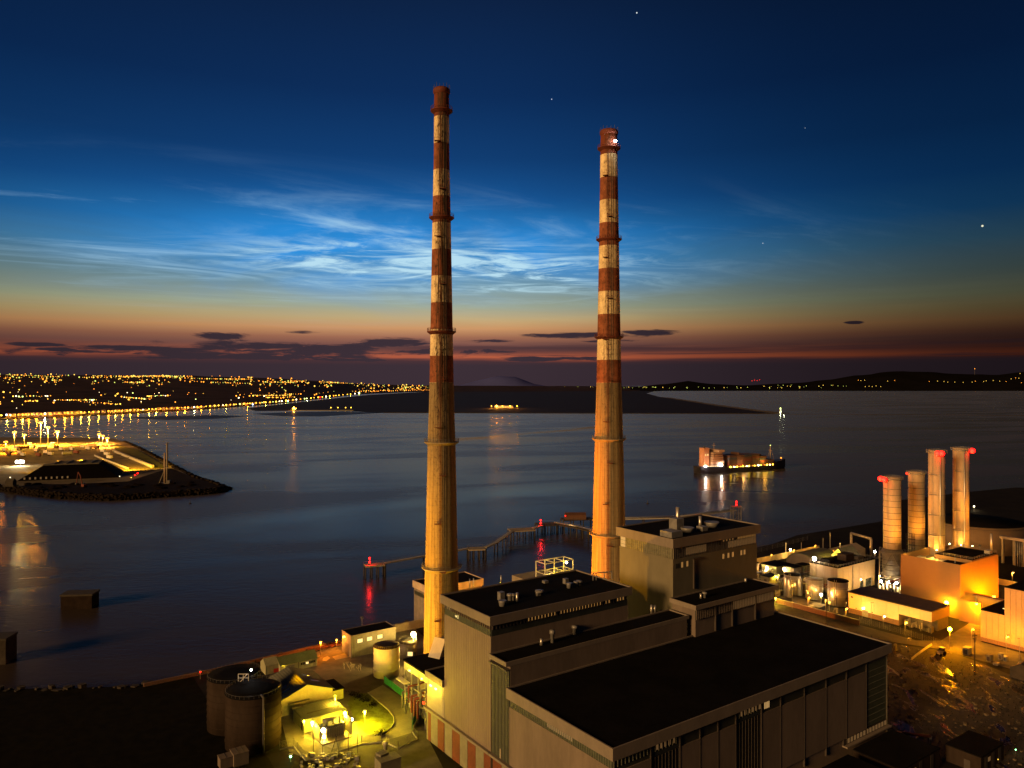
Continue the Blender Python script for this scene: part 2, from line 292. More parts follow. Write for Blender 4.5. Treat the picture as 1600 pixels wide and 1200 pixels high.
# ------------------------------------------------------------------ frames and mesh builder
A_ = math.atan2(1660, 1174)
U = Vector((math.sin(A_), math.cos(A_), 0)); Vv = Vector((-math.cos(A_), math.sin(A_), 0)); TH = math.atan2(U.y, U.x)
P0 = Vector((21.2, 157.6, 0))                       # near corner of the turbine hall; u runs along its long side, v along the short side
def xy(u, v, z=0.0): p = P0 + U * u + Vv * v; return Vector((p.x, p.y, z))
def uv(p): d = Vector((p[0], p[1], 0)) - P0; return d.dot(U), d.dot(Vv)
def at(x, y, z=0.0):                                # ground point at height z on the bearing measured from the photograph
    Y = (EYE - z) * FPX / (y - HY); return Vector(((x - CX) / FPX * Y, Y, z))
def atd(x, Y, z=0.0): return Vector(((x - CX) / FPX * Y, Y, z))
class MB:
    def __init__(s): s.v = []; s.f = []; s.sm = []
    def _add(s, vs, fs, sm=False):
        o = len(s.v); s.v += [tuple(p) for p in vs]
        for f in fs: s.f.append(tuple(i + o for i in f)); s.sm.append(sm)
        return s
    def box(s, x0, x1, y0, y1, z0, z1):
        return s._add([(x0, y0, z0), (x1, y0, z0), (x1, y1, z0), (x0, y1, z0), (x0, y0, z1), (x1, y0, z1), (x1, y1, z1), (x0, y1, z1)],
                      [(0, 3, 2, 1), (4, 5, 6, 7), (0, 1, 5, 4), (1, 2, 6, 5), (2, 3, 7, 6), (3, 0, 4, 7)])
    def prism(s, pts, z0, z1):
        n = len(pts)
        if sum(pts[i][0] * pts[(i + 1) % n][1] - pts[(i + 1) % n][0] * pts[i][1] for i in range(n)) < 0: pts = pts[::-1]
        vs = [(p[0], p[1], z0) for p in pts] + [(p[0], p[1], z1) for p in pts]
        return s._add(vs, [tuple(range(n))[::-1], tuple(range(n, 2 * n))] + [(i, (i + 1) % n, (i + 1) % n + n, i + n) for i in range(n)])
    def lathe(s, prof, n=32, cx=0, cy=0, cap=True, sm=True):
        vs = []; fs = []
        for (r, z) in prof:
            for i in range(n): a = 2 * math.pi * i / n; vs.append((cx + r * math.cos(a), cy + r * math.sin(a), z))
        for k in range(len(prof) - 1):
            for i in range(n): j = (i + 1) % n; fs.append((k * n + i, k * n + j, (k + 1) * n + j, (k + 1) * n + i))
        s._add(vs, fs, sm)
        if cap:
            o = len(s.v) - len(vs); s.f.append(tuple(o + i for i in range(n))[::-1]); s.sm.append(False)
            q = o + (len(prof) - 1) * n; s.f.append(tuple(q + i for i in range(n))); s.sm.append(False)
        return s
    def cyl(s, cx, cy, z0, z1, r, n=20): return s.lathe([(r, z0), (r, z1)], n, cx, cy)
    def bar(s, a, b, r, n=6):
        a = Vector(a); b = Vector(b); d = b - a
        if d.length < 1e-6: return s
        q = d.to_track_quat('Z', 'Y'); vs = []
        for p in (a, b):
            for i in range(n): t = 2 * math.pi * (i + .5) / n; vs.append(p + q @ Vector((r * math.cos(t), r * math.sin(t), 0)))
        return s._add(vs, [(i, (i + 1) % n, (i + 1) % n + n, i + n) for i in range(n)] + [tuple(range(n))[::-1], tuple(range(n, 2 * n))], n > 6)
    def path(s, pts, r, n=6):
        for a, b in zip(pts, pts[1:]): s.bar(a, b, r, n)
        return s
    def ball(s, c, r, n=8, m=5):
        return s.lathe([(max(r * math.sin(math.pi * k / m), r * .02), c[2] - r * math.cos(math.pi * k / m)) for k in range(m + 1)], n, c[0], c[1])
    def quad(s, *p): return s._add(p, [tuple(range(len(p)))])
    def gable(s, x0, x1, y0, y1, z0, z1, zr, along='y', over=0.0):
        """solid with a pitched top, ridge along the given axis"""
        if along == 'y':
            xm = (x0 + x1) / 2; vs = []
            for y in (y0, y1): vs += [(x0, y, z0), (x1, y, z0), (x1, y, z1), (xm, y, zr), (x0, y, z1)]
        else:
            ym = (y0 + y1) / 2; vs = []
            for x in (x1, x0): vs += [(x, y0, z0), (x, y1, z0), (x, y1, z1), (x, ym, zr), (x, y0, z1)]
        return s._add(vs, [(0, 1, 2, 3, 4), (9, 8, 7, 6, 5), (0, 5, 6, 1), (1, 6, 7, 2), (2, 7, 8, 3), (3, 8, 9, 4), (4, 9, 5, 0)])
    def mesh(s, name, m):
        me = bpy.data.meshes.new(name); me.from_pydata(s.v, [], s.f)
        me.polygons.foreach_set('use_smooth', s.sm); me.materials.append(M[m] if isinstance(m, str) else m); me.update(); return me
    def build(s, name, m, parent=None, loc=None, rz=0.0, label=None, kind=None):
        o = bpy.data.objects.new(name, s.mesh(name, m)); COL.objects.link(o)
        if parent: o.parent = parent
        if loc is not None: o.location = loc
        o.rotation_euler.z = rz
        if label: o['label'] = label
        if kind: o['kind'] = kind
        return o
def tag(o, label, cat, group=None):
    o['label'] = label; o['category'] = cat
    if group: o['group'] = group
    return o
def thing(name, label, cat, loc, rz=TH, group=None):
    o = bpy.data.objects.new(name, None); COL.objects.link(o); o.location = loc; o.rotation_euler.z = rz; o.empty_display_size = 1
    return tag(o, label, cat, group)
def copy_part(src, parent, loc=None):
    o = src.copy(); COL.objects.link(o); o.parent = parent
    if loc is not None: o.location = loc
    return o
def dup(root, loc, rz=None, label=None, group=None):
    c = root.copy(); COL.objects.link(c); c.location = loc
    if rz is not None: c.rotation_euler.z = rz
    if label: c['label'] = label
    if group: c['group'] = group
    for ch in list(root.children):
        d = ch.copy(); COL.objects.link(d); d.parent = c
        for g in list(ch.children):
            e = g.copy(); COL.objects.link(e); e.parent = d
    return c
def light(parent, loc, power, col, r=0.4, spot=None, aim=None, blend=.6):
    d = bpy.data.lights.new('bulb_light', 'SPOT' if spot else 'POINT'); d.energy = power; d.color = col; d.shadow_soft_size = r
    o = bpy.data.objects.new('bulb_light', d); COL.objects.link(o)
    if parent: o.parent = parent
    o.location = loc
    if spot:
        d.spot_size = R(spot); d.spot_blend = blend
        o.rotation_euler = (Vector(aim) - Vector(loc)).to_track_quat('-Z', 'Y').to_euler()
    return o
def pieces(name, m, parent, boxes, label=None):
    """alike box pieces as separate parts sharing mesh data where the size repeats"""
    cache = {}
    for b in boxes:
        k = tuple(round(b[i + 1] - b[i], 3) for i in (0, 2, 4))
        if k not in cache: cache[k] = MB().box(0, k[0], 0, k[1], 0, k[2]).mesh(name, m)
        o = bpy.data.objects.new(name, cache[k]); COL.objects.link(o); o.parent = parent; o.location = (b[0], b[2], b[4])
        if label: o['label'] = label
def structure(name, mb, m): return mb.build(name, m, kind='structure')
# ================================================================== SETTING
structure('water', MB().quad((-90000, -3000, -4), (90000, -3000, -4), (90000, 120000, -4), (-90000, 120000, -4)), 'water')
P2 = lambda *pts, z=-3.6: [tuple(at(x, y, z))[:2] for x, y in pts]
shore = [(-900, 225), (-300, 252), (-134, 262), (-112, 275), (-92, 291), (-70, 310), (-44, 333)] + [tuple(xy(u, v))[:2] for u, v in
         ((60, 186), (120, 187), (200, 188), (300, 189), (319, 190), (359, 198), (413, 195), (464, 192), (564, 241), (684, 229), (760, 215))]
land_poly = shore + [(900, 690), (1600, 640), (1600, -400), (-900, -400)]
structure('station_ground', MB().prism(land_poly, -9, 0), 'asphalt')
structure('sand_flat', MB().prism(P2((588, 645), (700, 645.2), (930, 645.6), (1212, 646.3), (1120, 634), (1075, 627), (1030, 620), (1010, 614.5), (1022, 611.5), (1060, 610), (900, 609.5), (700, 611.5), (640, 613.4), (575, 617.2), (556, 619), (520, 622.8), (470, 628.2), (430, 632.6), (385, 638), (400, 642), (455, 641.8), (520, 642), (560, 643)), -6, -3.6), 'sand')
structure('shore_flat', MB().prism(P2((1212, 646.3), (1120, 634), (1075, 627), (1030, 620), (1050, 621.5), (1120, 632), (1190, 641), (1235, 645.5), z=-3.5), -6, -3.5), mat('palesand', (.10, .085, .07), .8, .3, .002, stretch=(1, 3, 1), spec=.05))
structure('mud_bank', MB().prism(P2((190, 652.5), (260, 650), (330, 648.5), (385, 650), (340, 654), (260, 656)), -6, -3.6), 'wetmud')
structure('mud_bank', MB().prism(P2((395, 646.5), (450, 644), (520, 643), (600, 644.6), (560, 647), (500, 650.5), (440, 650)), -6, -3.6), 'wetmud')

def lerp(tab, x):
    if x <= tab[0][0]: return tab[0][1]
    for (a, b), (c, d) in zip(tab, tab[1:]):
        if x <= c: return b + (d - b) * (x - a) / (c - a)
    return tab[-1][1]
YSH = [(-400, 659), (0, 655.5), (150, 649), (300, 640.8), (430, 631), (560, 616), (640, 612.6), (1000, 611)]     # where the far shore runs
YTP = [(-400, 584), (0, 585), (120, 586), (300, 587), (450, 592), (560, 599.5), (650, 602.2), (1000, 603.5)]
def Ysh(x): return (EYE + 3) * FPX / (lerp(YSH, x) - HY)
def Yrd(x): return max(9500.0, Ysh(x) + 5000)
def city_z(x, Y):
    ys, yr = Ysh(x), Yrd(x); t = min(max((Y - ys) / (yr - ys), 0), 1.05)
    zr = EYE - (lerp(YTP, x) - HY) * yr / FPX
    return -1.5 + min(1, (Y - ys) / 40.0) * 3.0 + (zr - 2) * t ** 1.35
vs, fs = [], []; xs = list(range(-420, 1001, 20)); rows = [0, .004, .03, .08, .16, .28, .42, .58, .74, .9, 1.0]
for x in xs:
    ys, yr = Ysh(x), Yrd(x)
    h = 1 + .012 * math.sin(x * .05) + .01 * math.sin(x * .13)
    for t in rows:
        Y = ys + (yr - ys) * t; p = atd(x, Y, city_z(x, Y) * (h if t > .5 else 1)); vs.append(p)
    vs.append(atd(x, yr * 1.25, -60)); 
n = len(rows) + 1
for i in range(len(xs) - 1):
    for k in range(n - 1): fs.append((i * n + k, (i + 1) * n + k, (i + 1) * n + k + 1, i * n + k + 1))
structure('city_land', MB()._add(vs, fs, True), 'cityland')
def ridge(name, pts, Y, m, base=-8, depth=.35, kind='structure'):
    vs, fs = [], []; q = []
    for (a, b), (c, d) in zip(pts, pts[1:]):
        k = max(1, int((c - a) / 12))
        for i in range(k): t = i / k; q.append((a + (c - a) * t, b + (d - b) * (3 * t * t - 2 * t ** 3) + random.uniform(-.5, .5) * min(1, abs(605 - b) / 12)))
    q.append(pts[-1])
    prof = [(0, 0), (.10, .25), (.35, .7), (.6, 1.0), (1.0, .8), (1.4, 0)]
    for x, y in q:
        zt = EYE - (y - HY) * Y * (1 + depth * .6) / FPX
        for t, h in prof: vs.append(atd(x, Y * (1 + depth * t), base + (zt - base) * h))
    n = len(prof)
    for i in range(len(q) - 1):
        for k in range(n - 1): fs.append((i * n + k, (i + 1) * n + k, (i + 1) * n + k + 1, i * n + k + 1))
    o = MB()._add(vs, fs, True).build(name, m, kind=kind); return o
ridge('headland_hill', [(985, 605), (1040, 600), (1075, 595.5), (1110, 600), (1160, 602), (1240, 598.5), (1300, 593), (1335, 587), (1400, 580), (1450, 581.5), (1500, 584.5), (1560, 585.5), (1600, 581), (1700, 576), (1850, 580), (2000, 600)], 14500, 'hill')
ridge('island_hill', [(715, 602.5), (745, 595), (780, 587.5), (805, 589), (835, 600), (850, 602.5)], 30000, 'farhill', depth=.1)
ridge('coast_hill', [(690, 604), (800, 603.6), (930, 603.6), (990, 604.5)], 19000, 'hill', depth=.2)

# ---- lights of the far shore
def lamp_mesh(m, r, h):
    b = MB(); b.ball((0, 0, h), r, 7, 4)
    return b
protos = {}
def town_lamp(p, m, r, h, label, group, name='street_lamp'):
    k = (m, round(r, 1), round(h))
    if k not in protos: protos[k] = lamp_mesh(m, r, h).mesh(name, m)
    o = bpy.data.objects.new(name, protos[k]); COL.objects.link(o); o.location = p
    return tag(o, label, 'street lamp', group)
rnd = random.Random(11)
cnt = 0
# seafront road
x = 2.0
house_mats = [mat('render_%d' % i, c, .85, .1) for i, c in enumerate(((.32, .26, .2), (.38, .34, .28), (.26, .18, .13)))]
HM = {}
while x < 556:
    Y = Ysh(x) + 30; z = city_z(x, Y)
    m = rnd.choice(['ssod'] * 6 + ['syel'] * 2 + ['swht']) if x < 330 else rnd.choice(['syel'] * 4 + ['fgrn', 'swht', 'syel', 'ssod'])
    town_lamp(atd(x, Y, z), m, 2.3 * (Y / 2600) ** .8 * rnd.uniform(.7, 1.3), 8, 'small glowing street lamp in the long row on the far seafront road', 'street lamps along the far seafront road'); cnt += 1
    if x < 330 and cnt % 2 == 0 or cnt % 6 == 0: light(None, atd(x, Y - 9, z + 8), rnd.uniform(50000, 170000), {'ssod': (1, .30, .01), 'syel': (1, .55, .04)}.get(m, (1, .8, .4)), 2.0)
    x += rnd.uniform(4.5, 9.5) * (1 if x < 330 else .75)
# lit terraces and villas behind the seafront road
x = 18.0
while x < 470:
    Y = Ysh(x) + 62 + rnd.uniform(0, 14); z = city_z(x, Y) - 1; w = rnd.choice([14, 20, 28]); hh = rnd.choice([6, 8, 9]); k = (w, hh, rnd.randrange(3))
    p = atd(x, Y, z); ang = math.atan2(-0.55, 0.83) + R(35) * 0 
    d = atd(x + 5, Ysh(x + 5) + 62, 0) - atd(x, Ysh(x) + 62, 0); rz = math.atan2(d.y, d.x)
    if k not in HM:
        HM[k] = (MB().gable(-w / 2, w / 2, -5, 5, 0, hh, hh + 3.5, 'x').mesh('house_body', house_mats[k[2]]),
                 MB().box(-1.1, 1.1, -5.12, -5.02, -1, 1).mesh('window', 'winbright'))
    h = thing('seafront_house', 'pale house in the lit terrace behind the far seafront road', 'house', p, rz, 'houses behind the far seafront road')
    o = bpy.data.objects.new('house_body', HM[k][0]); COL.objects.link(o); o.parent = h
    for j in range(2):
        o = bpy.data.objects.new('window', HM[k][1]); COL.objects.link(o); o.parent = h; o.location = (rnd.uniform(-.35, .35) * w, 0, rnd.choice([2.2, 5.0]))
    x += w / (Y / FPX) * .5 + rnd.uniform(1.5, 9)
# road past the lagoon, the far causeway and the coast
for i in range(42):
    x = 562 + i * 3.3 + rnd.uniform(-.8, .8); Y = Ysh(x) + rnd.uniform(150, 900)
    town_lamp(atd(x, Y, city_z(x, Y)), rnd.choice(['fsod'] * 5 + ['fyel']), 4.8, 18, 'small orange lamp in the dense row where the seafront bends away', 'orange lamps where the seafront bends away'); cnt += 1
# lights up the slope: chains along streets, then loose ones
city = []
for k in range(30):
    x0 = rnd.uniform(-10, 520); t0 = rnd.choice([.62, .68, .74, .8, .86, .9, .93, .2, .12]) + rnd.uniform(-.03, .03); L_ = rnd.uniform(15, 70); st = rnd.uniform(2.0, 4.5); sl_ = rnd.uniform(-.0012, .0012); j = 0
    while j < L_:
        x = x0 + j; t = min(.97, max(.02, t0 + sl_ * j + rnd.uniform(-.006, .006))); ys, yr = Ysh(x), Yrd(x); Y = ys + (yr - ys) * (.02 + .96 * t)
        city.append((x, Y, 0)); j += st * rnd.uniform(.6, 1.5)
n_line = len(city)
while len(city) < n_line + 420:
    x = rnd.uniform(-5, 700); t = rnd.betavariate(2.2, 1.1) if rnd.random() < .72 else rnd.uniform(.05, .6)
    if x < 560 and .30 < t < .52 and rnd.random() < .8: continue
    if math.sin(x * .09) + math.sin(x * .031 + 1) < rnd.uniform(-2.2, .9): continue
    ys, yr = Ysh(x), Yrd(x); Y = ys + (yr - ys) * (.02 + .96 * t)
    y = HY + FPX * (EYE - city_z(x, Y)) / Y
    city.append((x, Y, y))
for x0, x1, y in ((5, 45, 602), (50, 90, 600), (0, 32, 587)):
    pass
city.sort(key=lambda c: c[1])
stuff = {'xsod': MB(), 'xyel': MB(), 'xgrn': MB()}
for i, (x, Y, y) in enumerate(city):
    r = .0006 * Y * (.5 + 1.25 * rnd.random() ** 2.0); z = city_z(x, Y)
    if i < 150:
        town_lamp(atd(x, Y, z), rnd.choice(['fsod', 'fsod', 'fsod', 'fyel', 'fyel', 'fgrn', 'fwht']), r, 14, 'tiny lamp glowing among the dark trees on the far town slope', 'lamps scattered over the far town slope'); cnt += 1
    else:
        stuff[rnd.choice(['xsod', 'xsod', 'xsod', 'xyel', 'xyel', 'xyel', 'xgrn'])].ball(atd(x, Y, z + 16), r, 5, 3)
for i in range(64):                                    # low coast road, centre
    x = 715 + i * 3.9 + rnd.uniform(-1, 1); Y = 17500
    stuff['xyel' if rnd.random() < .6 else 'xgrn'].ball(atd(x, Y, EYE - (605.0 - HY + rnd.uniform(-.7, .7)) * Y / FPX), 5.5 + rnd.uniform(-1, 2), 5, 3)
for i in range(60):                                    # foot of the headland
    x = 975 + 350 * rnd.random() ** .9; Y = 14300
    stuff['xyel' if rnd.random() < .45 else 'xgrn'].ball(atd(x, Y, EYE - (606 - HY + rnd.uniform(-4.5, 1.2) * (1 if x > 1190 else .4)) * Y / FPX), 5 + rnd.uniform(-1.5, 2), 5, 3)
for x, y in ((1341, 594), (1345, 594.5), (1351, 594), (1352, 604), (1358, 603.5), (1363, 604), (1369, 603), (1376, 604), (1387, 595.5), (1398, 594.5), (1452, 596), (1465, 595.5), (1475, 596), (1481, 597), (1492, 597), (1505, 597.5), (1519, 597), (1524, 595.5), (1537, 596), (1541, 595), (1552, 594.5), (1562, 595.5), (1572, 596), (1580, 592), (1587, 590.5), (1592, 591), (1594, 583.5), (1596, 598)):
    Y = 14350; stuff['xyel' if (x % 3) else 'xsod'].ball(atd(x, Y, EYE - (y - HY) * Y / FPX), 5.5, 5, 3)
for k, b in stuff.items():
    b.build('town_lights', k, kind='stuff', label='countless tiny lights of the far coast towns')
# red lit mast group above the coast lights and the lone beacon on the headland
for i, (x, y) in enumerate(((1175, 595), (1179, 594), (1183, 594.5), (1187, 593.5))):
    Y = 14000; o = town_lamp(atd(x, Y, 0), 'fred', 6, 105 - (y - HY) * Y / FPX, 'red warning light in the tight cluster above the far coast lights', 'red warning lights above the far coast', 'warning_light')
    o['category'] = 'warning light'
b = MB(); Y = 14900; p = atd(1523, Y, EYE - (584 - HY) * Y / FPX); b.bar((0, 0, -20), (0, 0, 95), 2.5); mast = b.build('radio_mast', 'darksteel', loc=p)
tag(mast, 'thin mast with one orange light on top of the right-hand headland', 'mast'); MB().ball((0, 0, 98), 6, 7, 4).build('beacon', 'fsod', mast)

# bull wall, lighthouse, lamps near the sand
bw = MB(); pts = [at(x, y, -3.8) for x, y in ((600, 645.1), (930, 646), (1222, 646.8), (1420, 648), (1660, 649.5))]
for a, c in zip(pts, pts[1:]):
    d = (c - a).normalized(); nn = Vector((-d.y, d.x, 0)) * 4; q = [a + nn, a - nn, c - nn, c + nn]; bw.prism([tuple(p)[:2] for p in q], -6, -2.0 if a.x < 800 else -3.2)
tag(bw.build('sea_wall', 'rock'), 'long dark low stone breakwater across the bay below the sand flat', 'breakwater')
p = at(1219.5, 646, -3.6)
lh = thing('lighthouse', 'small floodlit pale lighthouse at the end of the long breakwater', 'lighthouse', p, 0)
MB().lathe([(4.5, 0), (3.2, 3), (2.6, 17)], 14).build('tower', mat('lhwhite', (.7, .75, .68), .7), lh); MB().lathe([(3.4, 17), (3.4, 18), (2.0, 18.1), (2.0, 21), (2.3, 21.2), (.2, 23)], 12).build('lantern', 'fgrn', lh)
MB().lathe([(9, -2), (8, 0)], 14).build('base', 'rock', lh)
light(lh, (-6, -14, 8), 14000, (.9, 1, .7), 1.0); light(lh, (8, -14, 8), 8000, (.9, 1, .7), 1.0)
def lone_lamp(x, y, m, r, h, label, name='lamp_post', Y=None, pw=0, col=None, ground=-3.6):
    p = at(x, y, ground) if Y is None else atd(x, Y, ground)
    t = thing(name, label, 'lamp post', p, 0)
    MB().bar((0, 0, -2), (0, 0, h), .35, 6).build('post', 'pole', t); MB().ball((0, 0, h), r, 8, 5).build('lantern', m, t)
    if pw: light(t, (0, -r - .5, h), pw, col, r)
    return t
for i, x in enumerate((517, 528, 540, 548.5)):
    t = lone_lamp(x, 641.2, 'syel', 2.2, 12, ['white lamp at the left end of the short pier row on the far shore', 'second lamp from the left of the short pier row on the far shore', 'third lamp from the left of the short pier row on the far shore', 'lamp at the right end of the short pier row on the far shore'][i])
pier = MB(); a, c = at(458, 641.8, -3.6), at(552, 641.4, -3.6); pier.prism([(a.x, a.y), (c.x, c.y), (c.x, c.y + 14), (a.x, a.y + 14)], -6, -1.8)
tag(pier.build('wooden_bridge', 'kerb'), 'thin pale bridge with four lamps running out from the far shore', 'bridge')
p = at(460, 640, -2)
hut = thing('watch_hut', 'small hut glowing orange at the shore end of the thin pale bridge', 'hut', p, 0); MB().gable(-10, 10, -6, 6, 0, 6, 9, 'x').build('body', house_mats[0], hut)
MB().ball((0, -8, 9), 3.0, 8, 5).build('lantern', 'lamp_sod', hut); light(hut, (0, -13, 7), 300000, SOD, 1)
# club house on the sand flat
p = atd(787, 3650, -3.6)
ch = thing('clubhouse', 'low long building lit orange on the dark sand flat between the chimneys', 'building', p, 0)
MB().gable(-45, 45, -9, 9, 0, 6, 10, 'x').build('body', house_mats[1], ch)
pieces('window', 'winbright', ch, [(-40 + i * 12, -35 + i * 12, -9.2, -9.05, 2, 4.2) for i in range(7)])
for i, (x, pw) in enumerate(((768, 1), (776, 2), (785, 1), (797, 1), (808, .6))):
    t = lone_lamp(x, 0, 'lamp_sod' if i == 1 else 'ssod', 3.4 if i == 1 else 2.2, 9, ['dim orange lamp left of the long low building on the sand flat', 'brightest orange lamp in front of the long low building on the sand flat', 'orange lamp before the middle of the long low building on the sand flat', 'orange lamp right of the middle of the long low building on the sand flat', 'faint orange lamp beyond the right end of the long low building on the sand flat'][i], Y=3600, pw=200000 * pw, col=SOD)
for i, (x, y, m, lb) in enumerate(((395, 632.0, 'fblue', 'bluish white lamp on the far seafront before the road bends'), (450, 626.5, 'lamp_grn', 'green traffic light on the far seafront road'), (500, 620.5, 'lamp_red', 'red traffic light on the far seafront road'), (561, 614.0, 'lamp_lim', 'bright greenish lamp where the far seafront road bends'), (63, 622, 'swht', 'bright white lamp among the dark trees above the left seafront'), (10, 648, 'fblue', 'cold white lamp at the left end of the far seafront'))):
    Y = Ysh(x) + 20 if i < 4 or i == 5 else 4200
    z = EYE - (y - HY) * Y / FPX
    t = thing('signal_lamp', lb, 'lamp', atd(x, Y, city_z(x, Y)), 0); h = z - city_z(x, Y); MB().bar((0, 0, -2), (0, 0, h), .5).build('post', 'pole', t); MB().ball((0, 0, h), Y * .0009, 8, 5).build('lantern', m, t)

# ================================================================== THE PORT SPIT ON THE LEFT
port = P2((-160, 752), (0, 758), (40, 764), (100, 771), (180, 774), (260, 769), (320, 765), (345, 762), (351, 759.5), (330, 754), (300, 745), (268, 729), (240, 714), (215, 700), (190, 689), (176, 685), (120, 684), (0, 683), (-160, 681), z=0)
structure('port_ground', MB().prism(port, -8, 0), mat('portground', (.20, .17, .12), .9, .45, .02))
structure('port_rock_bank', MB().prism(P2((100, 771), (180, 774), (260, 769), (320, 765), (345, 762), (351, 759.5), (330, 754), (300, 745), (268, 732), (250, 736), (200, 752), (120, 756), (40, 757), (30, 762), z=0.4), -8, 0.4), mat('spit', (.012, .008, .006), .95, .5, .03))
structure('grass_bank', MB().prism(P2((181, 694), (215, 703), (240, 717), (258, 729), (241, 730.5), (205, 715), (178, 704), z=.9), -1, .9), mat('bankgrass', (.07, .075, .02), .95, .4, .05))
structure('port_road', MB().prism(P2((150, 711), (160, 709), (240, 734), (222, 739), z=.5), -1, .5), mat('portroad', (.12, .1, .07), .9, .3, .03))
b = MB(); a, c = at(177, 705.5, 0), at(239, 731, 0); d = (c - a).normalized(); nn = Vector((-d.y, d.x, 0)) * 1.5
b.prism([tuple(q)[:2] for q in (a + nn, a - nn, c - nn, c + nn)], 0, 3.2); tag(b.build('flood_wall', 'kerb'), 'pale straight wall lit yellow along the grass bank of the port spit', 'wall')
b = MB(); a, c = at(148, 712.5, 0), at(200, 733, 0); d = (c - a).normalized(); nn = Vector((-d.y, d.x, 0)) * .9
b.prism([tuple(q)[:2] for q in (a + nn, a - nn, c - nn, c + nn)], 0, 2.0); tag(b.build('road_barrier', 'kerb'), 'thin pale barrier beside the big dark shed on the port spit', 'barrier')
# rocks at the tip
for i, (x, y, r) in enumerate(((323, 757, 3.5), (330, 758.5, 4.2), (337, 759, 3.2), (341, 760.5, 2.6), (347, 761.5, 3.0), (353, 761, 2.4))):
    p = at(x, y, -3); rk = MB(); bm = bmesh.new(); bmesh.ops.create_icosphere(bm, subdivisions=2, radius=r)
    for v in bm.verts: v.co *= rnd.uniform(.75, 1.15); v.co.z *= .8
    me = bpy.data.meshes.new('boulder'); bm.to_mesh(me); bm.free(); me.materials.append(M['rock']); o = bpy.data.objects.new('boulder', me); COL.objects.link(o); o.location = p
    tag(o, 'dark boulder at the pointed tip of the port spit', 'rock', 'boulders at the tip of the port spit')
# great dark shed
A, B_, C_ = at(26, 752, 0), at(186, 746, 0), at(62, 728, 14)
d = (B_ - A); L = d.length; rz = math.atan2(d.y, d.x)
sh = thing('cargo_shed', 'vast low shed with sloping dark front and pale flat roof on the port spit', 'shed', A, rz)
vs = [(0, 0, 0), (L, 0, 0), (L - 4, 70, 0), (4, 70, 0), (20, 24, 14), (L - 24, 24, 14), (L - 26, 66, 15), (26, 66, 15)]
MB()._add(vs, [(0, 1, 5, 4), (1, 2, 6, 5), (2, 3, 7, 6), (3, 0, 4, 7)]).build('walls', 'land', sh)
MB().prism([(20, 24), (L - 24, 24), (L - 26, 66), (26, 66)], 14.05, 15.2).build('roof', mat('shedroof', (.10, .09, .065), .8), sh)
pieces('roof_beam', 'darksteel', sh, [(30 + i * 12.5, 30.8 + i * 12.5, 26, 64, 15.2, 16.4) for i in range(int((L - 60) / 12.5) + 1)])
pieces('pillar', 'kerb', sh, [(6 + i * 5.2, 7.6 + i * 5.2, 2, 3, 1, 3.4) for i in range(int((L - 50) / 5.2))])
for x_ in (24, 50, 76, 102):  # added floods on the roof, to brighten the parked trailers
    MB().box(x_ - .6, x_ + .6, 62, 63, 16.4, 17.2).build('added_roof_flood', 'darksteel', sh); light(sh, (x_, 64, 17.6), 500000, (1, .48, .02), 1.0, 150, (x_, 150, -10), .6)
# trailers parked in rows
tr = None
spots = [(8, 705), (14, 711), (22, 706), (31, 710), (26, 702), (38, 702), (36, 713), (52, 700), (57, 706), (60, 713), (66, 703), (72, 709), (79, 712), (88, 700), (96, 704), (105, 711), (112, 704), (119, 709), (130, 700), (138, 703), (144, 698), (151, 701), (161, 707), (167, 712), (171, 717), (3, 699), (46, 696), (82, 696)]
for i, (x, y) in enumerate(spots):
    p = at(x, y, 0)
    if tr is None:
        tr = thing('lorry_trailer', 'box trailer parked in the floodlit rows of the port spit', 'trailer', p, 0, 'box trailers parked on the port spit')
        MB().box(-7, 7, -1.4, 1.4, 1.3, 5.2).build('box_body', 'trailer', tr)
        MB().box(-6.8, 6.8, -.6, .6, .9, 1.28).build('chassis', 'darksteel', tr)
        for sx in (-5, -3.6, 4.5):
            w = MB().lathe([(.55, -1.3), (.55, 1.3)], 10); w.v = [(a + sx, c2, b2 + .55) for a, b2, c2 in w.v]; w.build('wheel_axle', 'bitumen', tr)
        tr.rotation_euler.z = R(-38)
    else:
        t = dup(tr, p, R(-38 + rnd.uniform(-3, 3) + (90 if i % 5 == 0 else 0)))
        if i % 4 == 1: t.children[0].data = t.children[0].data.copy(); t.children[0].data.materials[0] = M['box_red']; t['label'] = 'dark red box trailer among the pale ones on the port spit'
# lamp masts
def high_mast(x, y, h, m, r, pw, col, label):
    p = at(x, y, 0); t = thing('lamp_mast', label, 'lamp mast', p, 0)
    MB().lathe([(.6, 0), (.32, h)], 8).build('mast', 'galv', t); MB().box(-3, 3, -.5, .5, h, h + .7).build('crossbar', 'galv', t)
    for sx in (-2.4, 2.4): MB().ball((sx, 0, h - .8), r, 8, 5).build('lantern', m, t)
    light(t, (0, -2, h - 2), pw * 1.5, col, 1.2, 150, (0, -4, 0), .5); light(t, (0, -3, h - 4), pw * .30, (col[0], col[1] * .85, col[2]), 6.0); return t
high_mast(22.5, 699, 26, 'lamp_mast', 1.0, 600000, YEL, 'leftmost tall lamp mast over the floodlit trailers')
high_mast(9, 708, 18, 'ssod', .9, 420000, (1, .30, .01), 'added orange lamp mast at the extreme left of the port')  # added mast, widens the orange reflection in the water
high_mast(38, 697, 20, 'lamp_mast', .9, 420000, YEL, 'shorter lamp mast second from the left over the trailers')
high_mast(63.5, 695.5, 40, 'lamp_mast', 1.1, 1000000, (1, .46, .03), 'tallest white lamp mast over the port trailers')
high_mast(75, 696, 32, 'lamp_mast', 1.0, 800000, (1, .46, .03), 'white lamp mast just right of the tallest one')
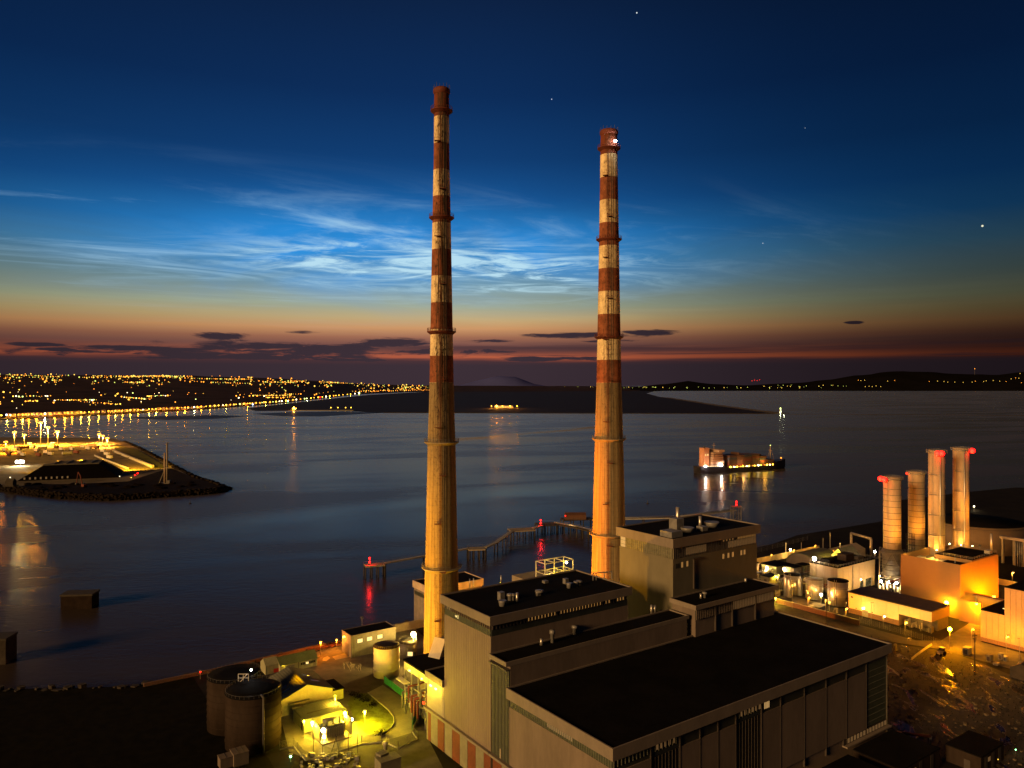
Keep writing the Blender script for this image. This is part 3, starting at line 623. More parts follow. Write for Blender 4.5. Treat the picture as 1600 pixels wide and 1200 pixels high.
high_mast(90, 695.5, 24, 'lamp_mast', 1.1, 800000, (1, .46, .03), 'squat bright lamp mast at the middle of the port')
for i, (x, y) in enumerate(((155, 692), (160.5, 694.5), (167.5, 699))):
    high_mast(x, y, 16, 'ssod', 1.0, 420000, (1, .4, .04), ['farthest orange lamp of the trio beside the grass bank', 'middle orange lamp of the trio beside the grass bank', 'nearest orange lamp of the trio beside the grass bank'][i])
p = at(31, 728, 0); t = thing('work_light', 'dazzling low white work light at the left end of the dark shed', 'work light', p, 0)
MB().bar((0, 0, 0), (0, 0, 4), .25).build('stand', 'pole', t); MB().box(-5, 5, -.6, .6, 4, 7).build('lantern', 'lamp_wht', t); light(t, (0, -3, 6), 120000, (1, .8, .4), 1)
p = at(4, 770, -2); 
# red tail lights, small white lamps on the dark spit
for i, (x, y, m, lb) in enumerate(((211, 747, 'lamp_red', 'left of two red lights on the dark end of the port spit'), (215, 744, 'lamp_red', 'right of two red lights on the dark end of the port spit'), (187, 749, 'fwht', 'small white light left of the two red lights on the spit'), (205, 751, 'fyel', 'small yellow light in front of the two red lights on the spit'))):
    p = at(x, y, 0); t = thing('site_lamp', lb, 'lamp', p, 0); MB().bar((0, 0, 0), (0, 0, 3.2), .15).build('post', 'pole', t); MB().ball((0, 0, 3.4), .8 if m == 'lamp_red' else .45, 8, 5).build('lantern', m, t)
# piling rig and excavator
p = at(259, 756, 0); t = thing('piling_rig', 'tall pale piling rig with a leaning brace on the tip of the spit', 'piling rig', p, 0)
MB().bar((1.4, 0, 1), (1.4, 0, 44), .9, 8).build('leader', 'concrete', t); MB().bar((-1.2, 0, 1), (-1.2, 0, 33), .9, 8).build('pile', mat('pilew', (.3, .22, .15), .7), t); MB().bar((-6, -3, 0), (-.8, 0, 16), .35).build('brace', 'concrete', t)
MB().box(-5, 5, -3, 3, 0, 1.2).box(1, 5, -2, 2, 1.2, 4).build('crawler_base', 'darksteel', t)
p = at(131, 762, 0); t = thing('excavator', 'rusty orange long-armed excavator on the dark shore of the spit', 'excavator', p, R(150))
MB().box(-2.6, 2.6, -2.2, -1.2, 0, 1.2).box(-2.6, 2.6, 1.2, 2.2, 0, 1.2).build('tracks', 'bitumen', t); MB().box(-2.6, 2, -1.7, 1.7, 1.3, 3.6).build('body', 'rust', t); MB().box(.6, 2, -1.5, 0, 3.62, 4.8).build('cab', 'darkglass', t)
MB().path([(1.6, .6, 2.6), (5, .6, 12), (9, .6, 15.5)], .5).build('boom', 'rust', t); MB().path([(9, .6, 15.5), (12, .6, 4)], .4).build('stick', 'rust', t); MB().box(11.2, 13, -.4, 1.6, 2.6, 4).build('bucket', 'darksteel', t)
p = at(17, 767, -4); t = thing('navigation_dolphin', 'dark timber beacon hut on piles off the port spit', 'beacon', p, 0)
for sx in (-4, 4):
    for sy in (-3, 3): MB().bar((sx, sy, -3), (sx, sy, 5), .5).build('pile', 'wood', t)
MB().box(-5.5, 5.5, -4.5, 4.5, 5, 6).build('deck', 'wood', t); MB().gable(-4, 4, -3, 3, 6.01, 10, 13, 'x').build('hut', 'wood', t); MB().ball((0, -1, 14), .5, 8, 5).build('lantern', 'fwht', t)

# ================================================================== THE CARGO SHIP
ps = at(1090, 740, -4); pb = at(1225, 731, -4); d = pb - ps; L = d.length; rzs = math.atan2(d.y, d.x)
ship = thing('cargo_ship', 'cargo ship with lit stern house steaming out across the dark bay', 'ship', ps, rzs)
vs, fs = [], []; secs = [(0, .72, 9.2), (6, .9, 9.0), (34, 1, 8.6), (40, 1, 6.2), (70, 1, 5.6), (105, 1, 6.0), (118, .92, 6.4), (122, .88, 10.2), (136, .5, 11.2), (147, .05, 12.0)]
for x, w, h in secs:
    hw = 11 * w; vs += [(x - (2.5 if x == 0 else 0) + (0), -hw, h), (x, -hw * .93, 1.5), (x - (4 if x > 140 else 0), -hw * .8, -2), (x - (4 if x > 140 else 0), hw * .8, -2), (x, hw * .93, 1.5), (x, hw, h)]
for i in range(len(secs) - 1):
    for k in range(6): j = (k + 1) % 6; fs.append((i * 6 + k, i * 6 + j, (i + 1) * 6 + j, (i + 1) * 6 + k))
fs += [(0, 1, 2, 3, 4, 5)[::-1], tuple(len(vs) - 6 + i for i in range(6))]
MB()._add(vs, fs).build('hull', 'hull', ship)
MB().box(16, 34, -9.5, 9.5, 8.7, 15).box(17, 33, -8.8, 8.8, 15, 20.5).box(18, 32.5, -8.2, 8.2, 20.5, 26).build('deckhouse', 'shipwhite', ship)
pieces('deck_ledge', 'deck', ship, [(15.6, 34.4, -10, 10, z, z + .3) for z in (11.2, 15.01, 17.6, 20.51, 23.2)])
rl_ = MB()
for zz in (1.1, .6): rl_.path([(0, -9.2, 9.2 + zz), (34, -10.9, 8.6 + zz)], .07, 4).path([(122, -9.3, 10.2 + zz), (136, -5.3, 11.2 + zz), (145.5, -.8, 12 + zz)], .07, 4)
for i in range(16): rl_.bar((i * 2.2, -9.3 - i * .1, 9), (i * 2.2, -9.3 - i * .1, 10.3), .05, 4)
rl_.build('handrail', 'pole', ship); MB().box(60, 62.5, -7.5, 7.5, 8.2, 24).build('crane_post', 'box_brown', ship)
MB().path([(-1, -3, 9), (-1, -3, 16)], .15).build('stern_mast', 'pole', ship); MB().lathe([(1.1, 31.5), (.9, 33.5)], 10, 9, -1.5).lathe([(.9, 31.5), (.7, 33)], 10, 12, 1).build('exhaust_pipe', 'darksteel', ship)
br = MB().box(24, 33, -11.5, 11.5, 26.01, 29.2).build('bridge', 'shipwhite', ship)
pieces('window', 'windim', br, [(33.02, 33.1, -9 + i * 2.6, -7.4 + i * 2.6, 27.3, 28.5) for i in range(7)])
MB().box(6.5, 14.5, -4.5, 4.5, 9, 31.5).build('funnel', mat('funnel', (.45, .2, .1), .6), ship)
pieces('window', 'winbright', ship, [(8, 9.4, -4.7, -4.55, 22, 24), (11.5, 13, -4.7, -4.55, 22, 24)])
pieces('window', 'winbright', ship, [(27 + 4 * (i % 2), 27.9 + 4 * (i % 2), -9.8 + .75 * (i // 3) * 0, -9.6, 10.2 + 2.6 * (i // 2), 11.2 + 2.6 * (i // 2)) for i in range(4)])
MB().path([(26, 0, 29.2), (26, 0, 37)], .3).path([(26, -3, 34), (26, 3, 34)], .2).build('radar_mast', 'shipwhite', ship)
MB().bar((121, 0, 10), (121, 0, 30), .55, 8).path([(121, -3, 24), (121, 3, 24)], .25).path([(121, 0, 28), (128, 0, 11)], .15).path([(121, 0, 28), (114, 0, 8)], .15).build('foremast', 'shipwhite', ship)
MB().ball((121, 0, 30.6), .6, 8, 5).build('mast_light', 'fgrn', ship); MB().ball((139, -1, 13.6), .9, 8, 5).build('bow_light', 'fsod', ship)
MB().box(40, 118, -10.3, 10.3, 6.6, 8.2).build('hatch_coaming', 'deck', ship)
MB().box(95, 97.5, -7.5, 7.5, 8.2, 21).build('crane_post', 'box_brown', ship)
for i in range(15):
    x = 44 + i * 5.0 + rnd.uniform(-.8, .8)
    MB().ball((x, -10.9, 7.0), .5 + .2 * (i % 3 == 0), 8, 5).build('deck_lamp', ['lamp_yel', 'lamp_wrm', 'lamp_yel', 'fsod'][i % 4], ship)
for i in range(8): MB().ball((1 + i * 3.6, -10.6 - (.8 if i > 8 else 0), 9.6 - .05 * i), .42, 8, 5).build('deck_lamp', 'fwht', ship)
for x in (2, 27): MB().box(x, x + 1.4, -11.9, -11.0, 9.6, 10.8).build('floodlight', emit('shipflood%d' % x, (1, .95, .88), 320), ship)
light(ship, (4, -15, 15), 3000, (1, .45, .15), 1); light(ship, (22, -20, 18), 5500, (1, .36, .10), 1); light(ship, (97, -14, 12), 5000, (1, .5, .06), 1); light(ship, (60, -16, 11), 5000, (1, .5, .15), 1)
# smoke from the funnel
# containers on deck: each a thing
cont = None; cm = ['box_red', 'box_brown', 'box_brown', 'box_blue']
CM = {c: MB().box(-6, 6, -1.2, 1.2, 0, 2.55).mesh('shipping_container', c) for c in set(cm)}
RS = Matrix.Rotation(rzs, 3, 'Z')
for bay in range(6):
    for row in range(8):
        for tier in range(5 if bay < 4 else (4 if bay == 4 else 2)):
            ck = cm[rnd.randrange(4)]; o = bpy.data.objects.new('shipping_container', CM[ck]); COL.objects.link(o)
            o.location = ps + RS @ Vector((47.5 + bay * 12.6, -9.3 + row * 2.65, 8.25 + tier * 2.6)); o.rotation_euler.z = rzs
            tag(o, {'box_red': 'dark red', 'box_brown': 'dark brown', 'box_blue': 'dark blue grey'}[ck] + ' container stacked on the deck of the cargo ship', 'container', 'containers stacked on the ship')

def armour(name, pts, w, n, smin, smax, label, m='rock', z0=-4.2, z1=0.6):
    b = MB(); ra = random.Random(len(pts) * 7 + n); seg = [(a, c, (c - a).length) for a, c in zip(pts, pts[1:])]; tot = sum(q[2] for q in seg)
    for i in range(n):
        d = ra.uniform(0, tot)
        for a, c, L_ in seg:
            if d <= L_: break
            d -= L_
        t = d / L_; e = (c - a).normalized(); nn = Vector((e.y, -e.x, 0)); k = ra.random(); p = a + e * d + nn * (k * w); s = ra.uniform(smin, smax); z = z1 + (z0 - z1) * k
        vs = [(p.x + s * math.cos(q) * ra.uniform(.7, 1.2), p.y + s * math.sin(q) * ra.uniform(.7, 1.2), z + h * s * ra.uniform(.7, 1.1)) for h in (-.5, .55) for q in (0, 1.3, 2.5, 3.8, 5.1)]
        b._add(vs, [(0, 1, 6, 5), (1, 2, 7, 6), (2, 3, 8, 7), (3, 4, 9, 8), (4, 0, 5, 9), (5, 6, 7, 8, 9)])
    b.build(name, m, kind='stuff', label=label)
armour('rock_armour', [at(x, y, 0) for x, y in ((-60, 754), (0, 758), (40, 764), (100, 771), (180, 774), (260, 769), (320, 765), (338, 763), (344, 760.5))], 9, 800, .9, 2.4, 'tumbled dark rocks along the near shore of the port spit', mat('spitrock', (.012, .009, .007), .95, .6, .2))
armour('rock_armour', [at(x, y, 0) for x, y in ((344, 760), (330, 754), (300, 745), (268, 729), (240, 714), (215, 700), (190, 689))][::1], 12, 500, 1.2, 3.2, 'dark rocks along the far edge of the port spit', mat('spitrock2', (.02, .015, .012), .95, .6, .2), -4.2, 1.0)
rh = random.Random(21)
for i in range(26):
    x = rh.uniform(40, 310); y = rh.uniform(752, 766) - max(0, (x - 200) * .02); p = at(x, y, .3); s = rh.uniform(2, 6); bm = bmesh.new(); bmesh.ops.create_icosphere(bm, subdivisions=2, radius=s)
    for v in bm.verts: v.co *= rh.uniform(.8, 1.12); v.co.z *= .38
    me = bpy.data.meshes.new('earth_heap'); bm.to_mesh(me); bm.free(); me.materials.append(M['land']); o = bpy.data.objects.new('earth_heap', me); COL.objects.link(o); o.location = p
    tag(o, 'dark heap of earth on the unlit end of the port spit', 'heap', 'earth heaps on the port spit')

armour('rock_armour', [Vector((x, y, 0)) for x, y in shore[1:7]], 7, 520, .6, 1.6, 'dark rocks along the station shore at the bottom left', mat('shorerock', (.022, .017, .013), .95, .6, .3))
# ================================================================== JETTY IN THE BAY
def deck(name, label, cat, pts, w, z, m='wood', rail=True, pile_every=9.0, pipe=False):
    """walkway or jetty along ground points, piles down into the water"""
    o = pts[0]; t = thing(name, label, cat, (o.x, o.y, 0), 0); q = [p - Vector((o.x, o.y, 0)) for p in pts]
    dk = MB(); rl = MB(); pl = []
    for a, c in zip(q, q[1:]):
        a = Vector((a.x, a.y, 0)); c = Vector((c.x, c.y, 0)); d = (c - a); L = d.length; d.normalize(); n = Vector((-d.y, d.x, 0)) * (w / 2)
        dk.prism([tuple(p)[:2] for p in (a + n, a - n, c - n, c + n)], z - .7, z)
        for s in (1, -1):
            rl.bar(a + n * s + Vector((0, 0, z + 1.1)), c + n * s + Vector((0, 0, z + 1.1)), .07, 4)
            k = int(L / 3)
            for i in range(k + 1): p = a + d * (L * i / max(k, 1)) + n * s; rl.bar(p + Vector((0, 0, z)), p + Vector((0, 0, z + 1.1)), .05, 4)
        k = max(1, int(L / pile_every))
        for i in range(k + 1): pl.append((a + d * (L * i / k), n))
    dk.build('deck', m, t)
    if rail: rl.build('handrail', 'pole', t)
    pm = MB().bar((0, 0, -6.5), (0, 0, z - .7), .38, 7).mesh('pile', M['wood'])
    for p, n in pl:
        for s in (.8, -.8):
            x = bpy.data.objects.new('pile', pm); COL.objects.link(x); x.parent = t; x.location = p + n * s
    if pipe:
        pp = MB()
        for k in (-.25, .25): pp.path([Vector((p.x, p.y, z + .5)) + Vector((0, w * k, 0)) for p in q], .28, 8)
        pp.build('pipe', 'galv', t)
    return t
ZD = 3.0
deck('mooring_dolphin', 'square mooring platform with two red lights at the left end of the jetty walkway', 'mooring platform', [at(570, 883, ZD), at(600, 880.5, ZD)], 7, ZD, 'concrete', pile_every=3.2)
deck('jetty_walkway', 'thin walkway running left behind the left chimney to the red-lit platform', 'walkway', [at(601, 879, ZD), at(663, 868, ZD), at(733, 856, ZD)], 2.4, ZD, 'kerb', pile_every=30)
deck('mooring_dolphin', 'square piled mooring platform just right of the left chimney', 'mooring platform', [at(731, 857, ZD), at(757, 856, ZD)], 8, ZD, 'concrete', pile_every=3.2)
deck('jetty_walkway', 'bent walkway climbing right from the platform beside the left chimney', 'walkway', [at(757, 855, ZD), at(775, 847, ZD), at(800, 829.5, ZD)], 2.8, ZD, 'kerb', pile_every=16)
deck('jetty_platform', 'wide piled platform midway along the jetty between the chimneys', 'jetty', [at(796, 828, ZD), at(833, 826, ZD)], 11, ZD, 'concrete', pile_every=4.2)
deck('jetty_walkway', 'short walkway between the wide platform and the red-lit jetty head', 'walkway', [at(832, 824.5, ZD), at(850, 820, ZD)], 3, ZD, 'kerb', pile_every=12)
deck('loading_jetty', 'piled jetty head with two red lights between the chimneys', 'jetty', [at(838, 819, ZD), at(868, 818, ZD)], 12, ZD, 'wood', pile_every=4)
deck('approach_jetty', 'piled approach jetty with pipes sloping down to the right chimney', 'jetty', [at(866, 817, ZD), at(905, 824, ZD), at(945, 834, ZD)], 6, ZD, 'wood', pile_every=6, pipe=True)
deck('outer_jetty', 'dark outer jetty just left of the right chimney', 'jetty', [at(878, 811, ZD), at(925, 809.5, ZD)], 10, ZD, 'wood', pile_every=6)
deck('pipe_jetty', 'long straight pipe jetty behind the right boiler house', 'jetty', [at(950, 811, ZD), at(1060, 808, ZD), at(1148, 796.5, ZD)], 4, ZD, 'kerb', pile_every=24, pipe=True)
def red_mast(x, y, z0, label, h1=3.0, h2=6.0):
    p = at(x, y, z0); t = thing('signal_mast', label, 'signal mast', p, 0); MB().bar((0, 0, 0), (0, 0, h2 + .6), .14).build('mast', 'pole', t)
    for h in (h1, h2): MB().ball((0, 0, h), .62, 10, 6).build('red_lantern', 'lamp_red', t)
    light(t, (0, -1.2, (h1 + h2) / 2), 2500, RED, .6); return t
red_mast(577.5, 883, ZD, 'mast with two red lights on the leftmost mooring platform', 1.6, 3.9)
red_mast(845, 820.5, ZD, 'mast with two red lights on the jetty head between the chimneys', 1.4, 3.6)
p = at(883, 812, ZD); t = thing('site_hut', 'small brown hut with a dim red light beside the right chimney jetty', 'hut', p, 0); MB().gable(0, 16, 0, 7, 0, 3.4, 5, 'x').build('hut', 'box_brown', t); MB().ball((.2, -.6, 3), .6, 8, 5).build('red_lantern', 'fred', t)
p = at(1150, 812, ZD); t = thing('jetty_tower', 'lattice tower with two red lights at the far end of the pipe jetty', 'tower', p, 0)
b = MB()
for sx in (-3, 3):
    for sy in (-3, 3): b.bar((sx, sy, -8), (sx, sy, 10), .3)
for z in (0, 5, 9.8): b.path([(-3, -3, z), (3, -3, z), (3, 3, z), (-3, 3, z), (-3, -3, z)], .18, 4)
b.path([(-3, -3, 0), (3, -3, 5), (-3, -3, 9.8)], .14, 4).path([(3, 3, 0), (3, -3, 5), (3, 3, 9.8)], .14, 4); b.build('frame', 'darksteel', t)
MB().box(-3.4, 3.4, -3.4, 3.4, 10, 10.4).build('deck', 'darksteel', t)
for h in (11.6, 13.8): MB().ball((0, -1, h), .65, 10, 6).build('red_lantern', 'lamp_red', t)
light(t, (0, -3, 12.4), 3000, RED, .6)
p = at(125, 948, -4); t = thing('mooring_dolphin', 'dark square concrete block standing alone in the water at lower left', 'mooring platform', p, R(6))
MB().box(-7.2, 7.2, -4, 4, -3, 6.3).build('block', mat('blockstone', (.016, .011, .009), .95, .4, .3, spec=.03), t); MB().box(-7.6, 7.6, -4.4, 4.4, 6.31, 7.2).build('cap', 'wood', t)
p = at(5, 1033, -4); t = thing('mooring_dolphin', 'dark rusty block half cut off at the left edge of the picture', 'mooring platform', p, R(6))
MB().box(-6, 3, -4, 4, -3, 9.3).build('block', 'rock', t); MB().box(-6.3, 3.3, -4.3, 4.3, 9.31, 10.2).build('cap', 'wood', t)
for i, (x, y) in enumerate(((1012, 787), (297, 787), (131, 1020))):
    if i == 2: continue
    p = at(x, y, -4); t = thing('buoy', ['small dark buoy left of the ship in the open bay', 'small dark buoy in the water below the port spit'][i], 'buoy', p, 0)
    MB().lathe([(.4, -.5), (1.1, -.2), (1.1, .5), (.3, .8)], 10).build('float', 'wood', t); MB().lathe([(.3, .8), (.18, 3.2)], 6).build('post', 'darksteel', t)

# ================================================================== STATION: GROUND SHEETS
def sheet(name, pts, z, m): return structure(name, MB()._add([tuple(xy(u, v, z)) for u, v in pts], [tuple(range(len(pts)))]), m)
def sheetp(name, pts, z, m): return structure(name, MB()._add([tuple(at(x, y, z)) for x, y in pts], [tuple(range(len(pts)))]), m)
sheetp('yard', [(420, 1050), (530, 1004), (640, 975), (668, 1000), (668, 1152), (700, 1215), (560, 1215), (452, 1175)], .012, 'yard')
sheetp('concrete_slab', [(519, 1026), (545, 1019), (549, 1026), (524, 1031)], .024, 'slab')
sheetp('concrete_slab', [(505, 1028), (512, 1025), (516, 1028), (510, 1033), (504, 1032)], .024, 'slab')
sheetp('service_road', [(556, 1092), (598, 1070), (648, 1103), (643, 1145), (600, 1158), (596, 1155), (619, 1135), (616, 1118), (575, 1083)], .022, 'slab')
lawn = [(543, 1100), (548, 1090), (560, 1083), (575, 1083), (590, 1096), (606, 1109), (615, 1120), (616, 1130), (610, 1139), (600, 1145), (585, 1149), (572, 1146), (563, 1138), (553, 1120)]
sheetp('lawn', lawn, .034, 'grass')
b = MB(); lp = [at(x, y, 0) for x, y in lawn[3:11]]
b.path([p + Vector((0, 0, .12)) for p in lp], .17, 6); tag(b.build('lawn_kerb', 'kerb'), 'curved dark kerb round the bright yellow lawn', 'kerb')
sheetp('transformer_yard', [(470, 1150), (520, 1170), (566, 1160), (556, 1128), (540, 1120), (500, 1140)], .03, 'slab')
rg = [(112, -60), (112, 62), (180, 62), (196, 40), (204, 26), (200, 12), (196, 0), (196, -60)]
sheet('rough_ground', rg, .012, 'rough_ground')
sheet('grass_verge', [(112.5, 62), (140, 92), (190, 92), (196, 60), (185, 38), (150, 40)], .02, mat('verge', (.085, .085, .035), .95, .5, .12, bump=.7, bscale=2.))
sheet('plant_road', [(112, 66), (114, 110), (222, 112), (222, 90), (206, 88), (206, 40), (214, 34), (250, 38), (250, 24), (226, 24), (222, -40), (203, -40), (203, 30), (190, 58)], .028, 'yard')
# ================================================================== THE TWO CHIMNEYS
def chimney(px, Y, prof, label, gz, cap_light):
    p = atd(px, Y, 0); t = thing('banded_chimney', label, 'chimney', p, math.atan2(p.y, p.x) - R(90), 'red and cream banded power station chimneys')
    def rad(z): return lerp([(b, a) for a, b in prof], z)
    pr = []
    for (r0, z0), (r1, z1) in zip(prof, prof[1:]):
        k = max(1, int((z1 - z0) / 4))
        for i in range(k): pr.append((r0 + (r1 - r0) * i / k, z0 + (z1 - z0) * i / k))
    pr.append(prof[-1]); pr.append((prof[-1][0] - .5, prof[-1][1] - .01))
    MB().lathe(pr, 56).build('shaft', 'chimney_cleaner' if cap_light else 'chimney', t)
    for z in gz:
        r = rad(z); g = MB().lathe([(r + .05, z - 1.2), (r + 1.25, z - .25), (r + 1.25, z), (r + .05, z)], 40, cap=False, sm=False).build('gallery', 'rust' if z > 110 else 'concrete', t)
        h = MB(); n = 28
        for i in range(n):
            a, c = 2 * math.pi * i / n, 2 * math.pi * (i + 1) / n; R_ = r + 1.15
            for hz in (.6, 1.15): h.bar((R_ * math.cos(a), R_ * math.sin(a), z + hz), (R_ * math.cos(c), R_ * math.sin(c), z + hz), .06, 4)
            h.bar((R_ * math.cos(a), R_ * math.sin(a), z), (R_ * math.cos(a), R_ * math.sin(a), z + 1.15), .06, 4)
        h.build('handrail', 'rust' if z > 110 else 'pole', g)
    zt = prof[-1][1]; rt = prof[-1][0]
    c = MB().lathe([(rt + .12, zt - 2.2), (rt + .45, zt - 1.5), (rt + .45, zt - .6), (rt + .1, zt - .2)], 40, cap=False).build('crown', 'rust', t)
    sp = MB()
    for i in range(14): a = 2 * math.pi * i / 14; sp.bar(((rt + .3) * math.cos(a), (rt + .3) * math.sin(a), zt - .4), ((rt + .3) * math.cos(a), (rt + .3) * math.sin(a), zt + .9 + .5 * (i % 3 == 0)), .09, 4)
    sp.build('lightning_rod', 'darksteel', t)
    # caged ladder with rest platforms, on the side facing the yard
    ld = MB(); cg = MB(); z = 6
    off = -.55
    zs = [6 + i * 4 for i in range(int((zt - 10) / 4))]
    for a, c2 in zip(zs, zs[1:]):
        ya, yc = -(rad(a) + .35), -(rad(c2) + .35)
        for s in (-.3, .3): ld.bar((off + s, ya, a), (off + s, yc, c2), .06, 4)
        for k in range(8): f = k / 8; ld.bar((off - .3, ya + (yc - ya) * f, a + 4 * f), (off + .3, ya + (yc - ya) * f, a + 4 * f), .035, 4)
        for k in (0, .5):
            yy = ya + (yc - ya) * k; zz = a + 4 * k
            cg.path([(off - .4, yy, zz), (off - .4, yy - .6, zz), (off + .4, yy - .6, zz), (off + .4, yy, zz)], .05, 4)
        cg.bar((off - .4, ya - .6, a), (off - .4, yc - .6, c2), .035, 4).bar((off + .4, ya - .6, a), (off + .4, yc - .6, c2), .035, 4)
    l = ld.build('ladder', 'rust', t); cg.build('safety_cage', 'rust', l)
    k = 0
    for z in range(22, int(zt) - 8, 17):
        r = rad(z); s = 1 if k % 2 else -1; k += 1
        MB().box(off - 1.1 + .9 * s, off + 1.1 + .9 * s, -(r + 1.3), -(r - .1), z, z + .14).path([(off - 1.1 + .9 * s, -(r + 1.25), z + 1.1), (off + 1.1 + .9 * s, -(r + 1.25), z + 1.1)], .06, 4).bar((off - 1.05 + .9 * s, -(r + 1.25), z), (off - 1.05 + .9 * s, -(r + 1.25), z + 1.1), .06, 4).bar((off + 1.05 + .9 * s, -(r + 1.25), z), (off + 1.05 + .9 * s, -(r + 1.25), z + 1.1), .06, 4).build('rest_platform', 'rust', t)
    cb = MB()
    for dx_ in (.9, 1.6):
        for a, c2 in zip(zs, zs[1:]): cb.bar((dx_, -math.sqrt(max(rad(a) ** 2 - dx_ ** 2, .1)) - .06, a), (dx_, -math.sqrt(max(rad(c2) ** 2 - dx_ ** 2, .1)) - .06, c2), .08, 4)
    cb.build('cable_run', 'darksteel', t)
    if cap_light: MB().ball((2.6, -(rt + 1.4), 206), .55, 10, 6).build('warning_light', 'lamp_wht', t); light(t, (2.6, -(rt + 2.3), 206), 1500, WHT, .5)
    return t
chimney(690, 271, [(6.6, 0), (6.4, 13), (5.95, 40), (5.65, 50), (5.0, 85), (4.55, 97), (4.35, 106), (4.0, 124), (3.75, 140), (3.3, 165), (2.82, 187), (2.7, 203), (2.75, 205), (2.6, 212)],
        'taller-looking left chimney, red and cream above, beside the near boiler house', (39.7, 84.7, 124.4, 165.5, 204), False)
chimney(951.5, 315.6, [(7.9, 0), (6.95, 43), (6.67, 52), (5.9, 83), (5.55, 95), (5.2, 107), (4.85, 125), (4.6, 138), (4.15, 166), (3.8, 187), (3.55, 204), (3.6, 205), (3.4, 212)],
        'right chimney, orange below, with a white warning light at its top', (43, 82.7, 125.4, 166.3, 204.5), True)

# ================================================================== MAIN STATION BUILDINGS
def fascia(name, t, x0, x1, y0, y1, z0, z1, o=.9, m='fascia', roof='bitumen', para=.35):
    """projecting fascia band with a recessed flat roof inside it"""
    b = MB(); w = .35
    b.box(x0 - o, x1 + o, y0 - o, y0 - o + w, z0, z1).box(x0 - o, x1 + o, y1 + o - w, y1 + o, z0, z1).box(x0 - o, x0 - o + w, y0 - o + w, y1 + o - w, z0, z1).box(x1 + o - w, x1 + o, y0 - o + w, y1 + o - w, z0, z1)
    b.box(x0 - o + w, x1 + o - w, y0 - o + w, y1 + o - w, z0, z0 + .3)
    b.build('fascia', m, t)
    return MB().box(x0 - o + w + .02, x1 + o - w - .02, y0 - o + w + .02, y1 + o - w - .02, z0 + .32, z1 - para).build('roof', roof, t)
def vents(roof, lst, z, ru, rv):
    for px, py, w, h, k in lst:
        u, v = uv(at(px, py, z)); u -= ru; v -= rv; b = MB()
        if k == 'b': b.box(u - w / 2, u + w / 2, v - w / 2, v + w / 2, z - .3, z + h)
        elif k == 'c': b.lathe([(w * .5, z - .3), (w * .5, z + h * .7), (w * .75, z + h * .72), (w * .7, z + h), (.1, z + h * 1.05)], 12, u, v)
        elif k == 'd': b.lathe([(w * .35, z - .3), (w * .5, z + h * .8), (w * .5, z + h)], 16, u, v)
        else: b.bar((u, v, z - .3), (u, v, z + h), w / 2, 8)
        b.build('roof_vent', 'steel' if k != 'p' else 'galv', roof)
# --- turbine hall
hall = thing('turbine_hall', 'long dark-roofed turbine hall filling the bottom centre of the picture', 'building', xy(0, 0))
MB().box(.4, 108.6, .4, 37.9, 0, 26.6).build('core', 'cladding', hall)
r = fascia('f', hall, 0, 109, 0, 37.1, 26.6, 29.3)
# left end wall
MB().box(-.02, .39, .45, 37.9, 9.75, 24.3).build('end_wall', 'panel', hall)
MB().box(.1, .38, .4, 37.9, 24.31, 26.55).build('window_strip', 'greenglass', hall)
pieces('mullion', 'mullion', hall, [(.0, .09, .6 + i * .78, .74 + i * .78, 24.31, 26.55) for i in range(48)])
pieces('window', 'windim', hall, [(.02, .09, v_, v_ + .5, 25.0, 26.4) for v_ in [13.4 + i * .78 * 1 for i in range(12)]])
pieces('plinth_panel', 'cream', hall, [(-.1, .35, .2 + i * 8.2, 4.2 + i * 8.2, 0, 9.0) for i in range(5)])
pieces('plinth_panel', 'rust', hall, [(-.1, .35, 4.3 + i * 8.2, 8.2 + i * 8.2, 0, 9.0) for i in range(4)], 'rust red plinth panel')
MB().box(-.9, .38, -.5, 37.95, 9.05, 9.7).build('ledge', 'fascia', hall)
# long front wall, bay by bay
edges = [0.0, 11.2, 20.5, 27.2, 33.5, 40.0, 49.9, 57.7, 67.9, 77.8, 87.6, 97.7, 108.6]
for i, (a, c) in enumerate(zip(edges, edges[1:])):
    if i in (1, 5):
        MB().box(a + .1, c - .1, .18, .39, 5.5, 23.4).build('tall_window', 'bayglass', hall)
        pieces('mullion', 'fin', hall, [(a + .3 + k * (c - a - .6) / 8, a + .42 + k * (c - a - .6) / 8, .06, .17, 5.5, 23.4) for k in range(9)])
    elif i == 11:
        MB().box(a + .1, c, .1, .39, 7.4, 25.2).build('glass_block_wall', 'greenglass', hall)
        pieces('transom', 'mullion', hall, [(a + .1, c, .02, .09, 8.6 + k * 1.8, 8.75 + k * 1.8) for k in range(9)])
        MB().box(c - .12, c + .12, -.15, .09, 0, 26).build('corner_strip', 'cream', hall)
    else:
        MB().box(a + .14, c - .14, -.04, .39, 7.2, 23.5).build('wall_panel', 'panel', hall)
    if i != 11: MB().box(a + .1, c - .1, .2, .38, 23.6, 26.55).build('window_strip', 'darkglass' if i in (1, 5) else 'bayglass', hall)
    n = int((c - a) / 1.1)
    if i in (0, 1, 5): pieces('mullion', 'mullion', hall, [(a + .3 + k * 1.1, a + .5 + k * 1.1, .05, .19, 24.5, 26.5) for k in range(n)])
    MB().box(c - .13, c + .13, -.1, .39, 5.0, 26.5).build('pilaster', 'fin', hall)
pieces('window', 'windim', hall, [(13 + k * 1.3, 13.6 + k * 1.3, .1, .19, 24.8, 26.2) for k in range(5)] + [(42 + k * 1.4, 42.7 + k * 1.4, .1, .19, 24.8, 26.2) for k in range(6)])
pieces('window', 'win', hall, [(51.2 + k * .55, 51.5 + k * .55, .1, .19, 24.3, 26.2) for k in range(4)], 'brightly lit slit of the high window strip')
